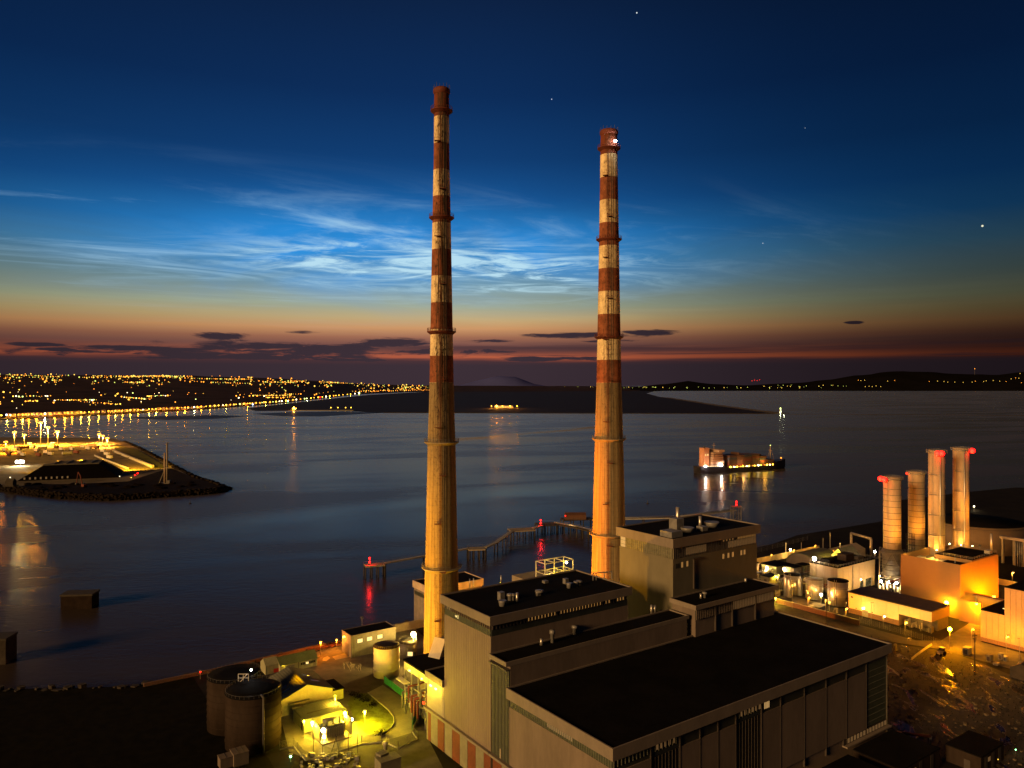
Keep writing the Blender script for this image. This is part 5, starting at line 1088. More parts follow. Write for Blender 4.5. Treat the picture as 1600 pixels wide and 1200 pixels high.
# perimeter fence of the transformer yard
def mesh_fence(name, label, pts, h=2.4, step=3.0, m='pole', kerb=True):
    o = pts[0]; t = thing(name, label, 'fence', o, 0); wires = MB(); post = MB().bar((0, 0, 0), (0, 0, h + .3), .07, 5).mesh('post', M[m]); kb = MB()
    for a, c in zip(pts, pts[1:]):
        a = a - o; c = c - o; d = c - a; k = max(1, int(d.length / step))
        for i in range(k + 1):
            x = bpy.data.objects.new('post', post); COL.objects.link(x); x.parent = t; x.location = a + d * (i / k)
        for j in range(6): z = .3 + j * (h - .3) / 5; wires.bar(a + Vector((0, 0, z)), c + Vector((0, 0, z)), .025, 3)
        for i in range(k * 5): f = i / (k * 5); wires.bar(a + d * f + Vector((0, 0, .2)), a + d * f + Vector((0, 0, h)), .018, 3)
        n = Vector((-d.y, d.x, 0)).normalized() * .15; kb.prism([tuple(p)[:2] for p in (a + n, a - n, c - n, c + n)], 0, .3)
    wires.build('wire_mesh', m, t)
    if kerb: kb.build('base_kerb', 'kerb', t)
mesh_fence('wire_fence', 'wire fence on a pale kerb round the front of the transformer yard', [at(x, y, 0) for x, y in ((437, 1172), (459, 1167), (478, 1189), (522, 1177), (565, 1163), (596, 1160))])
mesh_fence('wire_fence', 'short wire fence panel at the right of the transformer yard', [at(x, y, 0) for x, y in ((605, 1162), (622, 1170), (652, 1155), (645, 1145))], 2.2)
# gantry poles and cable sealing ends behind the fence
t = thing('cable_gantry', 'leaning dark cable poles in front of the transformer', 'poles', at(505, 1180, 0), 0); b = MB()
for x, l, h in ((-3, 0, 6), (-.5, 0, 6.5), (2, 1.6, 5), (4.4, -1.2, 5.5), (7, 0, 6), (9.5, 0, 5.5)): MB().path([(x, 1, 0), (x + l, 1, h)], .09, 5).build('pole', 'darksteel', t)
t = thing('bush', 'grey leafless bush in the yard between pump house and warehouse', 'bush', at(548, 1046, 0), 0); b = MB(); rb = random.Random(3)
def twig(p, d, l, r, k):
    q = p + d * l; b.bar(p, q, r, 3)
    if k:
        for _ in range(3): twig(q, (d + Vector((rb.uniform(-.7, .7), rb.uniform(-.7, .7), rb.uniform(-.1, .5)))).normalized(), l * .68, r * .62, k - 1)
for i in range(9): twig(Vector((rb.uniform(-5, 6), rb.uniform(-2, 2), 0)), Vector((rb.uniform(-.4, .4), rb.uniform(-.4, .4), 1)).normalized(), 1.0, .05, 3)
b.build('twigs', mat('twig', (.3, .26, .2), .9), t, kind='stuff')
# shrubs along the lawn
for i, (x, y, lb) in enumerate(((552, 1086, 'dark shrub at the top left corner of the bright lawn'), (561, 1090, 'dark straggly shrub along the top edge of the bright lawn'), (571, 1096, 'low shrub on the upper right edge of the bright lawn'), (583, 1103, 'small shrub beside the road at the right of the bright lawn'), (596, 1148, 'shrub at the bottom right end of the bright lawn'))):
    t = thing('shrub', lb, 'shrub', at(x, y, 0), 0); b = MB()
    for k in range(160):
        p = Vector((rb.gauss(0, .9), rb.gauss(0, .7), abs(rb.gauss(.5, .4)))); d = Vector((rb.uniform(-1, 1), rb.uniform(-1, 1), rb.uniform(-.3, 1))).normalized() * .28; e = d.cross(Vector((rb.random(), rb.random(), rb.random()))).normalized() * .12
        b.quad(p - d, p + e, p + d, p - e)
    b.build('foliage', 'scrub', t); MB().bar((0, 0, 0), (0, 0, .7), .06).build('stem', 'wood', t)
# vans / containers at the very bottom
def cabin(x, y, w, d, h, label, name='site_cabin', cat='cabin', rz=TH, m='cream'):
    t = thing(name, label, cat, at(x, y, 0), rz); MB().box(-w / 2, w / 2, -d / 2, d / 2, .2, h).build('body', m, t); MB().box(-w / 2 - .1, w / 2 + .1, -d / 2 - .1, d / 2 + .1, h + .01, h + .2).build('roof', m, t)
    pieces('skid', 'darksteel', t, [(-w / 2, w / 2, s, s + .3, 0, .19) for s in (-d / 2, d / 2 - .3)]); pieces('roof_seam', 'pole', t, [(x_, x_ + .12, -d / 2, d / 2, h + .21, h + .27) for x_ in (-w * .2, w * .15)]); return t
cabin(606, 1201, 6, 4, 3, 'white flat-roofed cabin cut off at the bottom beside the dark road'); cabin(597, 1197, 2.6, 2.4, 3.6, 'small white cabin beside the flat-roofed one at the bottom', rz=TH + .2)
cabin(357, 1196, 5, 3, 2.8, 'left one of two dim grey boxes at the bottom left corner', 'storage_box', 'box', m='panel'); cabin(374, 1192, 4, 4, 3.4, 'taller right one of two dim grey boxes at the bottom left', 'storage_box', 'box', m='panel')
b = MB(); pb_ = random.Random(5)
for i in range(90):
    p = at(pb_.uniform(470, 560), pb_.uniform(1176, 1206), 0); s = pb_.uniform(.15, .6); b.box(p.x - s, p.x + s, p.y - s * .6, p.y + s * .6, 0, s * pb_.uniform(.5, 2))
b.build('debris', 'steel', kind='stuff', label='loose scrap and drums on the dark ground at the bottom')
t = thing('barrel_cluster', 'dim yellow valve post by the road at the bottom', 'valve', at(602, 1176, 0), 0); MB().lathe([(.5, 0), (.5, 2.2), (.8, 2.3), (.8, 3.0), (.2, 3.3)], 10).build('valve_body', 'yellowclad', t)
# dark scrubby bank in the bottom left
structure('grass_ground', MB()._add([tuple(at(x, y, .02)) for x, y in ((-60, 1078), (200, 1073), (300, 1055), (340, 1120), (420, 1185), (445, 1230), (-60, 1230))], [tuple(range(7))]), 'scrub')

# ================================================================== CHIMNEY FLOODLIGHTS (on masts in the yard, aimed up the shafts)
def flood(u, v, h, aim_uvz, pw, spot, col, label):
    t = thing('floodlight_mast', label, 'floodlight', xy(u, v), TH); MB().bar((0, 0, 0), (0, 0, h), .14).build('mast', 'pole', t)
    hd = MB().box(-.5, .5, -.4, .4, h, h + .7).build('lamp_housing', 'darksteel', t)
    a = (aim_uvz[0] - u, aim_uvz[1] - v, aim_uvz[2]); d = Vector((a[0], a[1], a[2] - h)).normalized(); p = Vector((0, 0, h + .35)) + d * 1.2
    light(t, p, pw, col, .6, spot, a, .9)
flood(-38, 128, 9, (27, 119, 38), 900000, 70, (1, .40, .0), 'slim floodlight mast in the dark beside the big oil tanks')
flood(20, 172, 9, (107, 118, 45), 3200000, 62, (1, .23, .0), 'slim floodlight mast at the quay beside the boundary wall')
# ================================================================== RIGHT-HAND PLANT
def plant_lamp(x, y, zl, m, pw, col, label, r=.5): return yard_lamp(x, y, zl, m, pw * 2, col, label, r)
# --- big orange block
p1 = thing('plant_block', 'big plain block glowing orange below the tallest pair of steel stacks', 'building', xy(250.2, 42.5))
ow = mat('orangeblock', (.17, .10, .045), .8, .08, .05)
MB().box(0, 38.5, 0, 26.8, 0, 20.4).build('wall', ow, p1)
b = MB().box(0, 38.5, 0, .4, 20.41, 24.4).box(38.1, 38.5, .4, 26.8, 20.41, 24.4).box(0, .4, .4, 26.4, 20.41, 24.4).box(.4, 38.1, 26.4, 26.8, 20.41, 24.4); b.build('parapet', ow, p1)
MB().box(.42, 38.08, .42, 26.38, 20.42, 20.6).build('roof', 'slab', p1)
up = MB().box(12.5, 38.08, .42, 17, 20.61, 24.7).build('penthouse', ow, p1); MB().box(12.6, 38, .5, 16.9, 24.71, 24.9).build('roof', 'bitumen', up)
MB().box(.42, 8.0, .42, 9, 20.61, 24.0).build('corner_room', 'bitumen', p1); MB().bar((4, 4, 24), (4, 4, 26.5), .25).build('vent_pipe', 'steel', p1)
MB().bar((36, 2, 24.5), (36, 2, 34), .55, 10).build('vent_pipe', 'galv', p1); MB().box(32, 35, 1, 3.5, 24.91, 26.4).build('roof_unit', 'galv', p1)
for i, (x, y, s) in enumerate(((3.5, 22, 1.6), (4, 18.5, 1.3), (6, 15, 1.9), (3, 13, 1.1), (8, 21, 1.5), (9.5, 12, 1.3))):
    MB().box(x - s, x + s, y - s, y + s, 20.61, 21.8 + s).build('roof_unit', 'tankwhite', p1)
for i, (x, y) in enumerate(((2.2, 24), (3, 16), (5.6, 11.5), (8.5, 16))):
    MB().ball((x, y, 22.0), .22, 10, 6).build('roof_lamp', 'lamp_wrm', p1); light(p1, (x, y, 24.0), 1500, (1, .5, .06), .4)
lf = thing('stair_tower', 'narrow lit projection at the foot of the big orange block', 'tower', xy(248.6, 33.5)); MB().box(0, 1.5, 0, 8.9, 0, 9.6).build('wall', ow, lf)
ca = thing('covered_way', 'flat canopy linking the orange block to the panelled building', 'canopy', xy(262, 22)); MB().box(0, 3.2, -10, 20.4, 8.6, 9.4).build('roof', 'brick', ca); pieces('column', 'steel', ca, [(.2, .6, y, y + .4, 0, 8.6) for y in (-9, 0, 10, 19)])
MB().box(3.3, 3.7, -10, 20.4, 0, 8.5).build('back_wall', ow, ca)
# floods round the block
fl = lambda u, v, z, pw, col, label, m='lamp_sod', r=.55: (lambda t: (MB().box(-.4, .4, -.3, .3, z, z + .5).build('lamp_housing', 'pole', t), MB().ball((0, 0, z - .2), r, 10, 6).build('bulb', m, t), MB().bar((0, .6, 0), (0, .6, z), .1).build('post', 'pole', t), light(t, (0, 0, z - r - .6), pw, col, .4)))(thing('wall_flood', label, 'floodlight', xy(u, v), TH))
fl(247.2, 47, 7.2, 14000, (1, .5, .01), 'dazzling yellow flood at the left foot of the big orange block', 'lamp_yel', .9)
fl(256, 39.2, 6, 14000, (1, .5, .01), 'yellow flood on the right face of the big orange block')
fl(268, 36, 9, 110000, (1, .24, .0), 'orange flood between the block and the linking canopy')
fl(281, 30, 8, 110000, (1, .22, .0), 'orange flood at the far right corner of the orange block')
fl(260, 16, 7, 5500, (1, .5, .06), 'pale flood under the linking canopy', 'lamp_wrm', .8)
fl(246, 34, 10, 60000, (1, .26, .0), 'orange flood in front of the near corner of the orange block')
# --- long low workshop
p2 = thing('workshop', 'long low pale workshop with brown roof in front of the orange block', 'building', xy(219.2, 40.1))
pw_ = mat('workshoppanel', (.48, .42, .33), .65, .1, .1); MB().box(.3, 15.7, 14, 37.2, 0, 9.3).build('core', 'panel', p2); MB().box(.3, 15.7, .3, 14, 5.1, 9.3).build('overhang_core', 'panel', p2)
vb = [0, 4.6, 9.2, 14.0, 19.2, 25.0, 31.0, 37.2]
for i, (a, c) in enumerate(zip(vb, vb[1:])): MB().box(0, .29, a + .06, c - .06, 5.1 if i < 3 else 2.3, 9.3).build('wall_panel', pw_, p2)
MB().box(.05, .29, 14, 37.2, 0, 2.25).build('brick_base', 'brick', p2)
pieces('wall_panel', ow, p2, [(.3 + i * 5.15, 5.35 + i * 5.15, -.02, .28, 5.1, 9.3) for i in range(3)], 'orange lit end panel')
MB().box(-.4, 16.2, -.4, 37.6, 9.31, 9.7).build('roof', 'rust' if False else mat('brownroof', (.06, .038, .028), .8, .3, .3), p2)
MB().box(6.2, 15.7, .5, 14, 0, 5.08).build('recess_wall', 'darksteel', p2)
pieces('column', 'darksteel', p2, [(.3, .7, y, y + .4, 0, 5.08) for y in (.2, 4.6, 9.2)])
for i in range(14): s_ = rnd.uniform(.4, 1.0); MB().box(1 + rnd.random() * 4, 1 + s_ + rnd.random() * 4 + s_, .8 + i * .9, 1.3 + i * .9, 0, rnd.uniform(1, 3.8)).build('stored_part', rnd.choice(['steel', 'orangewall', 'darksteel', 'cream']), p2)
pieces('wall_vent', 'darkglass', p2, [(-.08, -.01, 35, 36, 7.2, 7.9), (-.08, -.01, 33.2, 33.7, 2.6, 3), (-.08, -.01, 25.6, 26.1, 2.6, 3), (-.08, -.01, 20.6, 21.1, 2.6, 3)])
MB().box(-.08, -.01, 27.8, 30.6, 0, 2.9).build('shutter_door', 'steel', p2)
fl(214.6, 67.5, 5.4, 3400, (1, .54, .08), 'white flood on the pale front of the long workshop', 'lamp_wrm', .5)
fl(213, 57, 4.6, 2800, (1, .5, .06), 'second flood along the pale front of the long workshop', 'lamp_wrm', .3)
fl(214, 48, 4.0, 4000, (1, .40, .02), 'third flood along the pale front of the long workshop', 'lamp_yel', .3)
light(p2, (4, 7, 4), 900, (1, .45, .08), .4)
# --- panelled building at the right edge
p3 = thing('panelled_building', 'tall panelled building glowing at the right edge of the picture', 'building', xy(227.4, 24.6)); pc = mat('panelclad', (.27, .19, .12), .6, .14, .15)
MB().box(.3, 30, -9, -.02, 0, 12.4).build('low_core', 'panel', p3); MB().box(.3, 30, -48, -9.05, 0, 23.6).build('tall_core', 'panel', p3)
for i in range(4): MB().box(0, .29, -2.24 * (i + 1) + .05, -2.24 * i - .05, 1.7, 12.6).build('wall_panel', pc, p3)
for i in range(16): MB().box(0, .29, -9 - 2.0 * (i + 1) + .05, -9 - 2.0 * i - .05, 1.7, 23.8).build('wall_panel', pc, p3)
for i in range(8): MB().box(.35 + 3.6 * i, 3.85 + 3.6 * i, -9.0, -8.75, 12.7, 23.8).build('wall_panel', pc, p3)
MB().box(.05, .29, -48, -.05, 0, 1.65).build('base_wall', 'brick', p3); MB().box(-.1, 30, -8.7, .2, 12.62, 12.9).build('roof', 'bitumen', p3); MB().box(-.1, 30, -48, -8.98, 23.81, 24.1).build('roof', 'bitumen', p3)
pieces('rooflight', 'winbright', p3, [(8 + i * 2.2, 9 + i * 2.2, -8.2, -5, 12.92, 13.1) for i in range(3)])
fl(221, 12, 6.5, 7500, (1, .34, .01), 'flood before the left panels of the panelled building', 'lamp_sod', .25); fl(219, -3, 6.5, 7500, (1, .34, .01), 'flood before the middle panels of the panelled building', 'lamp_sod', .25); fl(219.5, 24, 6.5, 8000, (1, .32, .01), 'flood at the left corner of the panelled building', 'lamp_sod', .25)
# --- turbine hall building behind the tanks
p4 = thing('control_building', 'flat-roofed panelled building behind the three round tanks', 'building', xy(241.7, 96.3)); pd = mat('p4clad', (.26, .20, .13), .65, .12, .1)
MB().box(.25, 34.5, .25, 15.6, 0, 13.2).build('core', 'panel', p4)
for i in range(7): MB().box(.1 + i * 4.9, 4.9 + i * 4.9, 0, .24, 0, 13.4).build('wall_panel', pd, p4)
for i in range(4): MB().box(0, .24, .3 + i * 3.85, 4.05 + i * 3.85, 0, 13.4).build('wall_panel', 'panel', p4)
MB().box(-.2, 34.7, -.2, 15.8, 13.41, 13.8).build('roof', 'bitumen', p4)
MB().box(16, 23, 5, 10, 13.81, 17.2).build('roof_unit', 'tankdark', p4); MB().box(4, 9, 7, 12, 13.81, 15.6).build('roof_unit', 'bitumen', p4); MB().box(24, 29, 3, 5.5, 13.81, 15.4).build('roof_unit', 'fin', p4); MB().bar((13.5, .02, 0), (13.5, -.15, 13), .25).build('downpipe', 'steel', p4)
pieces('shutter_door', 'darkglass', p4, [(19.8, 23.5, -.07, -.01, 0, 4), (25.5, 31, -.07, -.01, 0, 4.4)])
fl(239.2, 107.5, 16.8, 7000, (1, .68, .28), 'brilliant white lamp at the back corner above the round tanks', 'lamp_wht', .95)
fl(252, 90, 8, 4200, (1, .5, .07), 'flood lighting the front panels behind the round tanks', 'lamp_wrm', .3); fl(266, 88, 8, 4200, (1, .5, .07), 'flood near the foot of the framed stack', 'lamp_wrm', .3)
# --- round tanks
def steel_tank(x, yb, r, h, label, m='galv', open_top=False):
    p = at(x, yb, 0); p = p + Vector((p.x, p.y, 0)).normalized() * r * .8; t = thing('round_tank', label, 'tank', p, 0)
    MB().lathe([(r, 0), (r, h)], 40).build('shell', m, t); MB().lathe([(r + .1, h), (r + .1, h + .15), (.1, h + (.9 if not open_top else .2))], 40).build('roof', 'slab' if open_top else 'bitumen', t)
    for k in (.33, .72): MB().lathe([(r + .01, h * k - .1), (r + .14, h * k), (r + .01, h * k + .1)], 40, cap=False).build('ring', 'steel', t)
    MB().path([(-r * .7, -r * .75, 0), (-r * .7, -r * .75, h + 1.2)], .12).path([(-r * .55, -r * .87, 0), (-r * .55, -r * .87, h + 1.2)], .12).build('ladder', 'pole', t)
    return t
steel_tank(1238, 929, 3.9, 9.4, 'leftmost round tank with pipes up its side, partly a cluster'); steel_tank(1272.5, 937, 4.1, 9.4, 'middle round tank with a brightly lit pale top', open_top=True); steel_tank(1309.5, 947, 4.7, 11.3, 'rightmost and largest round tank with a dark top')
for i, (x, y, lb) in enumerate(((1228, 931, 'slim silo on the left front of the leftmost round tank'), (1233, 933, 'slim silo in the middle front of the leftmost round tank'), (1249, 930, 'slim silo between the leftmost and middle round tanks'))):
    p = at(x, y, 0); t = thing('slim_silo', lb, 'silo', p, 0); MB().lathe([(1.1, 0), (1.1, 9 - i * .4), (.3, 9.8 - i * .4)], 16).build('shell', 'galv', t); MB().path([(1.3, -.4, 0), (1.3, -.4, 9)], .1).build('pipe', 'steel', t)
plant_lamp(1238, 914, 11, 'fsod', 1800, (1, .4, .03), 'orange lamp among the slim silos', .25); plant_lamp(1262, 925, 6, 'fsod', 1800, (1, .42, .03), 'orange lamp between the leftmost and middle round tanks', .2); plant_lamp(1290, 937, 6, 'fsod', 2200, (1, .45, .04), 'orange lamp between the middle and largest round tanks', .2)
plant_lamp(1283, 929, 5, 'lamp_wht', 2600, (1, .6, .14), 'white lamp on a post in front of the round tanks', .6); plant_lamp(1296, 941, 4, 'lamp_sod', 1200, (1, .35, .03), 'low orange lamp left of the largest round tank', .25)
# --- stacks
def stack(Y, x, r, zt, zb, label, ringed, lamp, group=None):
    p = atd(x, Y, 0); t = thing('steel_stack', label, 'stack', p, math.atan2(p.y, p.x) - R(90))
    MB().lathe([(r, zb), (r, zt)], 40).build('shell', mat('stacksteel', (.34, .27, .18), .62, .25, .3, .12, stretch=(1, 1, .25)), t)
    MB().lathe([(r + .02, zt - 1.4), (r + .9, zt - 1.2), (r + .9, zt - .9), (r + .02, zt - .8)], 36, cap=False, sm=False).build('gallery', 'steel', t)
    h = MB()
    for i in range(24):
        a, c = 2 * math.pi * i / 24, 2 * math.pi * (i + 1) / 24; q = r + .85; h.bar((q * math.cos(a), q * math.sin(a), zt - .9), (q * math.cos(a), q * math.sin(a), zt + .3), .05, 4).bar((q * math.cos(a), q * math.sin(a), zt + .3), (q * math.cos(c), q * math.sin(c), zt + .3), .06, 4)
    h.build('handrail', 'steel', t)
    if ringed:
        for k in range(1, int((zt - zb) / 3.1)): MB().lathe([(r + .01, zb + k * 3.1 - .12), (r + .13, zb + k * 3.1), (r + .01, zb + k * 3.1 + .12)], 36, cap=False).build('ring', 'darksteel', t)
    else:
        for k in range(1, 5): z = zb + (zt - zb) * k / 5.2; MB().lathe([(r + .01, z - .1), (r + .18, z), (r + .01, z + .1)], 36, cap=False).build('ring', 'steel', t); MB().box(-r * .9, -.1, -r - 1.1, -r + .6, z + .1, z + .25).path([(-r * .9, -r - 1.1, z + 1.2), (-.1, -r - 1.1, z + 1.2)], .06).build('rest_platform', 'steel', t)
    ld = MB()
    for s in (-.35, .35): ld.bar((-r * .45 + s, -r * .95, zb), (-r * .45 + s, -r * .95, zt), .07, 4)
    for k in range(int((zt - zb) / 1.0)): ld.bar((-r * .45 - .35, -r * .95, zb + k), (-r * .45 + .35, -r * .95, zb + k), .04, 4)
    ld.build('ladder', 'steel', t)
    if not ringed: MB().bar((r * .42, -r * .95, zb), (r * .42, -r * .95, zt - 1), .32, 8).build('cable_duct', 'galv', t)
    for dx_, big in lamp:
        MB().ball((dx_, -r * .4 - (0 if abs(dx_) > r else r * .9), zt - 1.6 + .4), 1.35 if big else .7, 14, 9).build('red_lantern', 'lamp_red' if big else 'fred', t)
        light(t, (dx_, -r * .4 - 1.3 - (0 if abs(dx_) > r else r * .9), zt - 1.4), 450 if big else 80, RED, .6)
    return t
s1 = stack(390, 1394, 4.25, 57.6, 20.5, 'leftmost ringed steel stack standing on a framed drum', True, [(-5.4, 1), (-3.6, 1)])
MB().lathe([(4.3, 20.5), (5.6, 18.5), (4.9, 17.2), (4.7, 6), (3, 4)], 36).build('drum', 'darksteel', s1)
for k in range(4): MB().lathe([(4.85, 7 + k * 2.6), (5.0, 7.1 + k * 2.6), (4.85, 7.2 + k * 2.6)], 36, cap=False).build('ring', 'fin', s1)
b = MB()
for sx in (-6.2, 6.2):
    for sy in (-6.2, 6.2): b.bar((sx, sy, 0), (sx * .9, sy * .9, 19.5), .35)
for z in (6, 12.5, 19): b.path([(-6, -6, z), (6, -6, z), (6, 6, z), (-6, 6, z), (-6, -6, z)], .22)
b.path([(-6, -6, 6), (0, -6, 19), (6, -6, 6)], .2).path([(-6, -6, 0), (6, -6, 6)], .18).path([(-6, 6, 6), (-6, -6, 19)], .18).path([(6, 6, 6), (6, -6, 19)], .18).path([(-6, 6, 0), (-6, -6, 6)], .18); b.build('frame', 'darksteel', s1)
for i in range(8): MB().box(-6 + i * 1.6, -5 + i * 1.6, -7.2 - (i % 2), -6.5, 0, 2 + (i * 37 % 5) * .6).build('plant_unit', 'tankwhite', s1)
for sx in (-5, -1.5, 2, 5): MB().ball((sx, -8.4, 4.6), .6, 10, 6).build('work_lamp', 'lamp_wht', s1); light(s1, (sx, -8.8, 3.6), 5000, (1, .62, .2), .4)
s2 = stack(410, 1432, 4.15, 58.0, 12, 'second ringed steel stack right of the framed one', True, [(-4.6, 0)])
MB().lathe([(6.5, 0), (6.2, 11), (4.2, 14)], 24).build('base_drum', 'darksteel', s2)
s3 = stack(375, 1463.5, 3.75, 72.6, 20.61, 'tall smooth steel stack with red lights, left one of the tallest pair', False, [(.4, 1), (2.2, 1)])
s4 = stack(387, 1501.5, 3.75, 72.8, 20.61, 'tall smooth steel stack, rightmost of the four steel stacks', False, [(5.0, 1)])
for s_, dx_ in ((s3, -2), (s4, 1)):
    for k in (-5, 0, 5): MB().ball((k, -4.6, 23.6), .2, 10, 6).build('base_lamp', 'lamp_wrm', s_); light(s_, (k, -5.2, 24.4), 1500, (1, .44, .04), .4)
# lamps that wash the steel stacks with orange from below
for (u, v, z, pw, a, lb) in ((262, 75, 14, 60000, (278, 88, 52), 'upward orange flood at the foot of the framed stack'), (296, 80, 14, 60000, (308, 91, 52), 'upward orange flood at the foot of the second ringed stack'), (268, 52, 21, 60000, (281, 67, 66), 'upward orange flood on the roof before the left tall stack'), (292, 52, 25, 60000, (304, 66, 66), 'upward orange flood on the roof before the right tall stack')):
    t = thing('uplight', lb, 'floodlight', xy(u, v, z if z > 15 else 0), TH); h = 1.0 if z > 15 else z
    if z < 15: MB().bar((0, 0, 0), (0, 0, h), .2).build('mast', 'pole', t)
    else: MB().bar((0, 0, 0), (0, 0, h), .2).build('stand', 'pole', t)
    MB().box(-.5, .5, -.5, .5, h, h + .8).build('lamp_housing', 'darksteel', t)
    aim = Vector((a[0] - u, a[1] - v, a[2] - (z if z > 15 else 0))); d = (aim - Vector((0, 0, h))).normalized(); light(t, Vector((0, 0, h + .4)) + d * 1.4, pw, (1, .34, .02), .5, 80, aim, .9)
# --- small buildings at the left of the plant, each its own
def block(u, v, w, d, h, m, label, roof='bitumen', name='plant_room', door=True):
    t = thing(name, label, 'building', xy(u, v)); MB().box(0, w, 0, d, 0, h).build('wall', m, t); MB().box(-.2, w + .2, -.2, d + .2, h + .01, h + .3).build('roof', roof, t)
    if door: MB().box(-.07, -.01, d * .3, d * .3 + 1.6, 0, min(2.6, h * .7)).build('door', 'fin', t); MB().box(w * .3, w * .3 + 1.4, -.07, -.01, h * .5, h * .75).build('window', 'windim', t)
    return t
block(236, 146, 10, 9, 6, 'orangewall', 'small orange lit plant room at the far left behind the lower block'); block(249, 137, 13, 10, 5, 'shedwall', 'low flat-roofed room with yellow lit front left of the silos')
block(243, 122, 7, 6, 8.2, 'panel', 'grey cubic room with a lamp on its corner left of the silos'); block(258, 126, 6, 5, 6.5, 'shedwall', 'little yellow lit room right of the grey cubic room'); block(230, 128, 8, 5, 4, 'cream', 'low cream store glowing yellow next to the orange wall'); block(212, 112, 5, 4, 3.5, 'cream', 'tiny yellow lit kiosk at the corner of the lower block', name='kiosk')
bh_ = thing('barrel_roof_hall', 'hall with dark rounded ribbed roof behind the brilliant white lamp', 'building', xy(268, 125)); b = MB(); nseg = 10
prof = [(-9.5 * math.cos(math.pi * k / nseg) + 9.5, 4.5 + 6.0 * math.sin(math.pi * k / nseg)) for k in range(nseg + 1)]
for k in range(nseg): (y0, z0), (y1, z1) = prof[k], prof[k + 1]; pn = MB()._add([(0, y0, z0), (24, y0, z0), (24, y1, z1), (0, y1, z1), (0, y0 * .96 + .4, z0 - .4), (24, y0 * .96 + .4, z0 - .4), (24, y1 * .96 + .4, z1 - .4), (0, y1 * .96 + .4, z1 - .4)], [(0, 3, 2, 1), (4, 5, 6, 7), (0, 1, 5, 4), (1, 2, 6, 5), (2, 3, 7, 6), (3, 0, 4, 7)]).build('roof_strip', 'roofgrey', bh_)
MB()._add([(.3, y, z - .45) for y, z in prof] + [(.3, 19, 0), (.3, 0, 0)], [tuple(range(nseg + 3))]).build('end_wall', 'panel', bh_); MB().box(.5, 23.5, .5, 18.5, 0, 4.3).build('wall', 'panel', bh_)
for i in range(6): MB().box(1 + i * 4, 1.5 + i * 4, -.3, .4, 0, 4.6).build('buttress', 'fin', bh_)
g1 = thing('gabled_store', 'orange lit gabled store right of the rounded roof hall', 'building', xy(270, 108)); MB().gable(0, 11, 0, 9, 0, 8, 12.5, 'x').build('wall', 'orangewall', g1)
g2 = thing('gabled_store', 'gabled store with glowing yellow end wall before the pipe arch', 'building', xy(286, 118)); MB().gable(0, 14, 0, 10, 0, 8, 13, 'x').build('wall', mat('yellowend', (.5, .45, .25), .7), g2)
MB()._add([(-.4, -.4, 7.9), (14.4, -.4, 7.9), (14.4, 5, 13.2), (-.4, 5, 13.2)], [(0, 1, 2, 3)]).build('roof', 'roofgrey', g2); MB().bar((2, 5, 13), (2, 5, 16), .3).build('vent_pipe', 'galv', g2)
light(g2, (-5, 5, 9), 5200, (1, .72, .05), .4); MB().ball((-5, 5, 10.0), .3, 8, 5).build('flood_lamp', 'fyel', g2); MB().bar((-5, 5.5, 0), (-5, 5.5, 10), .12).build('lamp_post', 'pole', g2)
g3 = thing('low_hall', 'long low hall with orange ribbed roof near the shore', 'building', xy(300, 132)); MB().gable(0, 30, 0, 12, 0, 6, 8.5, 'x').build('wall', 'orangewall', g3); light(g3, (-4, 0, 8), 5200, (1, .42, .03), .4); MB().bar((-4, .5, 0), (-4, .5, 9), .12).build('lamp_post', 'pole', g3); MB().ball((-4, 0, 8.8), .3, 8, 5).build('flood_lamp', 'fsod', g3)
ar = thing('pipe_arch', 'square pipe arch standing behind the gabled stores', 'pipe', xy(341.7, 135)); MB().path([(7, 17, 0), (7, 17, 10), (0, 0, 10), (0, 0, 0)], .8, 10).build('pipe', 'orangewall', ar); light(ar, (-6, 6, 5), 3500, (1, .42, .04), .4); MB().bar((-6, 6.4, 0), (-6, 6.4, 5.6), .1).build('lamp_post', 'pole', ar); MB().ball((-6, 6, 5.6), .3, 8, 5).build('flood_lamp', 'fsod', ar)
wl = thing('boundary_wall', 'long wall by the shore lit yellow and orange left of the plant', 'wall', xy(262, 160)); MB().box(0, 64, 0, .5, 0, 3.5).build('wall', 'orangewall', wl); MB().box(0, 64, .9, 9, 0, .3).build('roadway', 'yard', wl)
for i in range(3): light(wl, (8 + 22 * i, -5, 5), 3600, (1, .45, .04), .4); MB().ball((8 + 22 * i, -5, 5.8), .3, 8, 5).build('flood_lamp', 'fsod', wl); MB().bar((8 + 22 * i, -4.5, 0), (8 + 22 * i, -4.5, 6), .1).build('lamp_post', 'pole', wl)
mesh_fence('shore_fence', 'orange lit fence along the shore at the left of the plant', [tuple_ for tuple_ in (xy(250, 178), xy(300, 180), xy(350, 184))], 2.6, 6, kerb=False)
